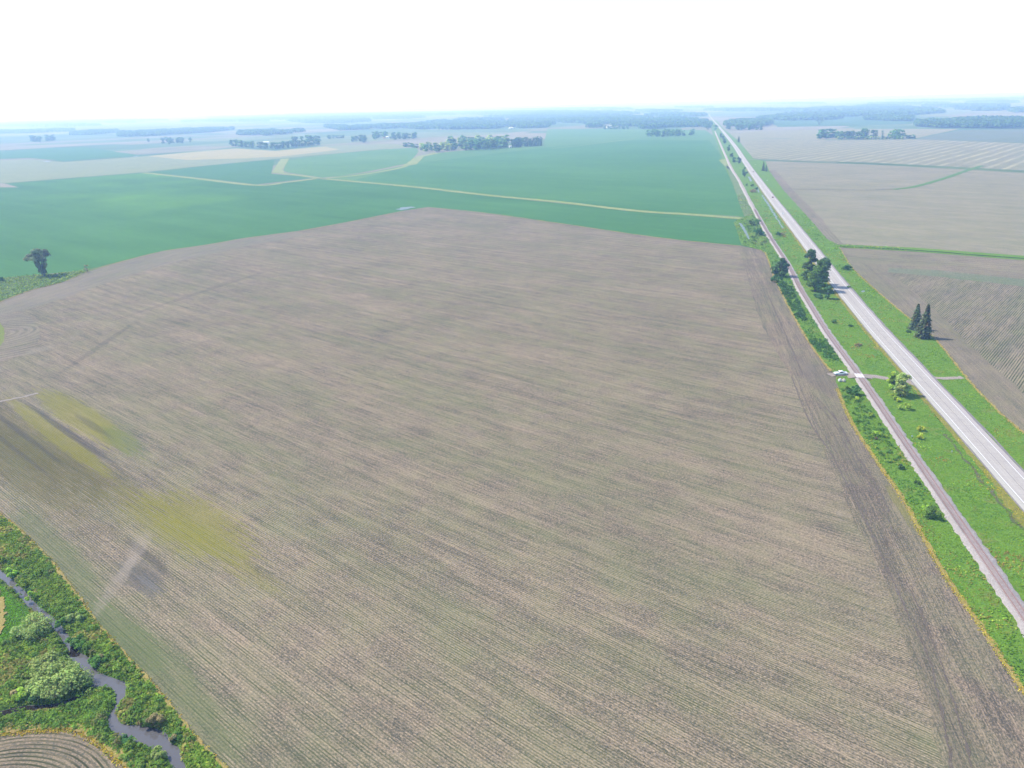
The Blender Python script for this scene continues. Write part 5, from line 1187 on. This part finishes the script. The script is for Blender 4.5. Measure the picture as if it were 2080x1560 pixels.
def car(px, py, paint, label, away, off):
    root = bpy.data.objects.new("car", None); COL.objects.link(root); i = int(np.argmin(np.hypot(*(C0 - at(px, py)).T))); d = C0[i + 1] - C0[i - 1]; d /= np.hypot(*d); n = np.array([d[1], -d[0]])
    p = C0[i] + n * off; root.location = (p[0], p[1], .475); root.rotation_euler = (0, 0, math.atan2(d[1], d[0]) + (0 if away else math.pi)); tag(root, label, "car")
    bm = profile([(-2.35, .30), (-2.38, .78), (-2.2, .98), (-.9, 1.0), (1.0, .98), (2.2, .80), (2.35, .55), (2.3, .28)], .92, None, .09); bm_obj("body", bm, [paint], root)
    bm = profile([(-1.75, .95), (-1.15, 1.46), (.25, 1.48), (1.1, .96)], .84, (.95, 1.5, .2), .08); bm_obj("roof", bm, [paint], root)
    for s in (-1, 1): quad("side_window", [(-1.45, s * .845, 1.02), (.88, s * .845, 1.02), (.22, s * .735, 1.40), (-1.1, s * .735, 1.40)], GLASS, root)
    quad("windscreen", [(1.10, -.78, 1.0), (1.10, .78, 1.0), (.36, .66, 1.44), (.36, -.66, 1.44)], GLASS, root); quad("rear_window", [(-1.77, -.76, 1.02), (-1.77, .76, 1.02), (-1.26, .66, 1.43), (-1.26, -.66, 1.43)], GLASS, root)
    for s in (-1, 1):
        bm = bmesh.new(); box_bm(bm, 2.22, 2.36, s * .68 - .16, s * .68 + .16, .60, .74, bev=.02); bm_obj("headlight", bm, [LAMP], root)
        bm = bmesh.new(); box_bm(bm, -2.40, -2.3, s * .72 - .14, s * .72 + .14, .70, .88, bev=.02); bm_obj("tail_light", bm, [RLAMP], root)
    wheels(root, (1.4, -1.4), .92, .33, .21)
car(1565, 402, PRED, "red-brown car driving on the highway above the wet ditch", True, 1.7)
car(1594, 435, PWHITE, "white car on the highway beside the end of the wet ditch", False, -1.7)
car(1533, 350, PGREY, "dark maroon car on the highway near the pointed spruce", True, 1.7)
car(1481, 287, PSILV, "tiny far car on the highway beside the far row of trees", True, -1.7)

# ------------------------------------------------------------------ small things along the verge
def boulder(label, px, py, wpx, hpx, col, seed):
    rg = np.random.default_rng(seed); bm = bmesh.new(); bmesh.ops.create_icosphere(bm, subdivisions=3, radius=1.0); k = ppm(px, py); w_, h_ = wpx / k / 2, hpx / k / 2
    for v in bm.verts:
        d = 1 + .32 * pnoise(v.co * 1.1 + Vector((seed * 3.1, 0, 0))) + .12 * pnoise(v.co * 3.0); v.co = Vector((v.co.x * w_ * d, v.co.y * w_ * .85 * d, max(-.3, v.co.z * h_ * d)))
    o = bm_obj("boulder", bm, [plain("pale_boulder", col, .9, .1, var=.2, scale=1.5)]); p = at(px, py, .2); o.location = (p[0], p[1], .2 + h_ * .55); tag(o, label, "boulder")
boulder("larger whitish boulder in the grass just below the parked truck", 1706, 775, 7.5, 9, (.55, .56, .50), 1)
boulder("smaller cream boulder beside the whitish one below the truck", 1714, 775.5, 6.5, 9, (.52, .48, .42), 2)
POST = plain("white_post", (.8, .8, .8), .5, .3, var=.02)
def marker(px, py, label, h, wd, cat="marker post"):
    root = bpy.data.objects.new("marker_post", None); COL.objects.link(root); p = at(px, py, .2); root.location = (p[0], p[1], .2); tag(root, label, cat)
    bm = bmesh.new(); box_bm(bm, -.05, .05, -.04, .04, -.2, h, bev=.01); bm_obj("post", bm, [RIM], root)
    bm = bmesh.new(); box_bm(bm, -wd / 2, wd / 2, -.055, -.042, h - wd * 1.1, h + .02, bev=.005); bm_obj("plate", bm, [POST], root)
marker(1693, 593, "white roadside sign plate on a post by the small round tree", 1.9, .75, "road sign")
marker(1852, 889, "white marker post beside the ballast, left of two yellow-green bushes", 1.0, .55)
marker(1933, 920, "small white marker post in the open grass of the ditch", .9, .45)
marker(1534, 335, "white marker post on the verge near the farm road junction", 1.2, .8)
marker(1558, 367, "white marker post on the right verge below the pointed spruce", 1.2, .8)
# culvert mouths where the stream passes under the railway
for (x, y, s) in ((1561, 489, -1), (1577, 489, 1)):
    root = bpy.data.objects.new("culvert", None); COL.objects.link(root); i = int(np.argmin(np.hypot(*(Kf - at(1569, 488)).T))); nrm = normals2(Kf)[i]; p = Kf[i] + nrm * s * 2.5; root.location = (p[0], p[1], 0); root.rotation_euler = (0, 0, math.atan2(nrm[1], nrm[0]) + (0 if s > 0 else math.pi))
    tag(root, "dark culvert mouth on the %s side of the railway embankment" % ("field" if s < 0 else "highway"), "culvert")
    bm = bmesh.new(); box_bm(bm, -.2, .2, -2.4, -1.1, -.1, 1.05, bev=.03); box_bm(bm, -.2, .2, 1.1, 2.4, -.1, 1.05, bev=.03); box_bm(bm, -.2, .2, -1.09, 1.09, .75, 1.05, bev=.03); bm_obj("headwall", bm, [plain("weathered_concrete", (.2, .19, .18), .9, .1)], root)
    bm = bmesh.new(); box_bm(bm, -.12, .05, -1.09, 1.09, -.05, .745); bm_obj("opening_shade", bm, [BLACKP], root)  # black block painting the shade inside the culvert mouth

# ------------------------------------------------------------------ haze
def haze():
    m = bpy.data.materials.new("haze_air"); m.use_nodes = True; t = m.node_tree; t.nodes.clear()
    v = t.nodes.new("ShaderNodeVolumePrincipled"); o = t.nodes.new("ShaderNodeOutputMaterial")
    v.inputs["Color"].default_value = (.31, .48, .86, 1); v.inputs["Absorption Color"].default_value = (1, 1, 1, 1)
    v.inputs["Density"].default_value = 2.6e-4; v.inputs["Anisotropy"].default_value = .10
    v.inputs["Density Attribute"].default_value = ""; v.inputs["Temperature Attribute"].default_value = ""; v.inputs["Color Attribute"].default_value = ""
    t.links.new(v.outputs[0], o.inputs["Volume"])
    e = E_ + 500
    me = raw_mesh("haze", [(-e, -e, -4), (e, -e, -4), (e, e, -4), (-e, e, -4), (-e, -e, H + 3), (e, -e, H + 3), (e, e, H + 3), (-e, e, H + 3)],
                  [(0, 3, 2, 1), (4, 5, 6, 7), (0, 1, 5, 4), (1, 2, 6, 5), (2, 3, 7, 6), (3, 0, 4, 7)])
    tag(link("haze", me, None, [m]), "pale blue summer haze lying over the whole farmland", "haze", None, 'stuff')
haze()
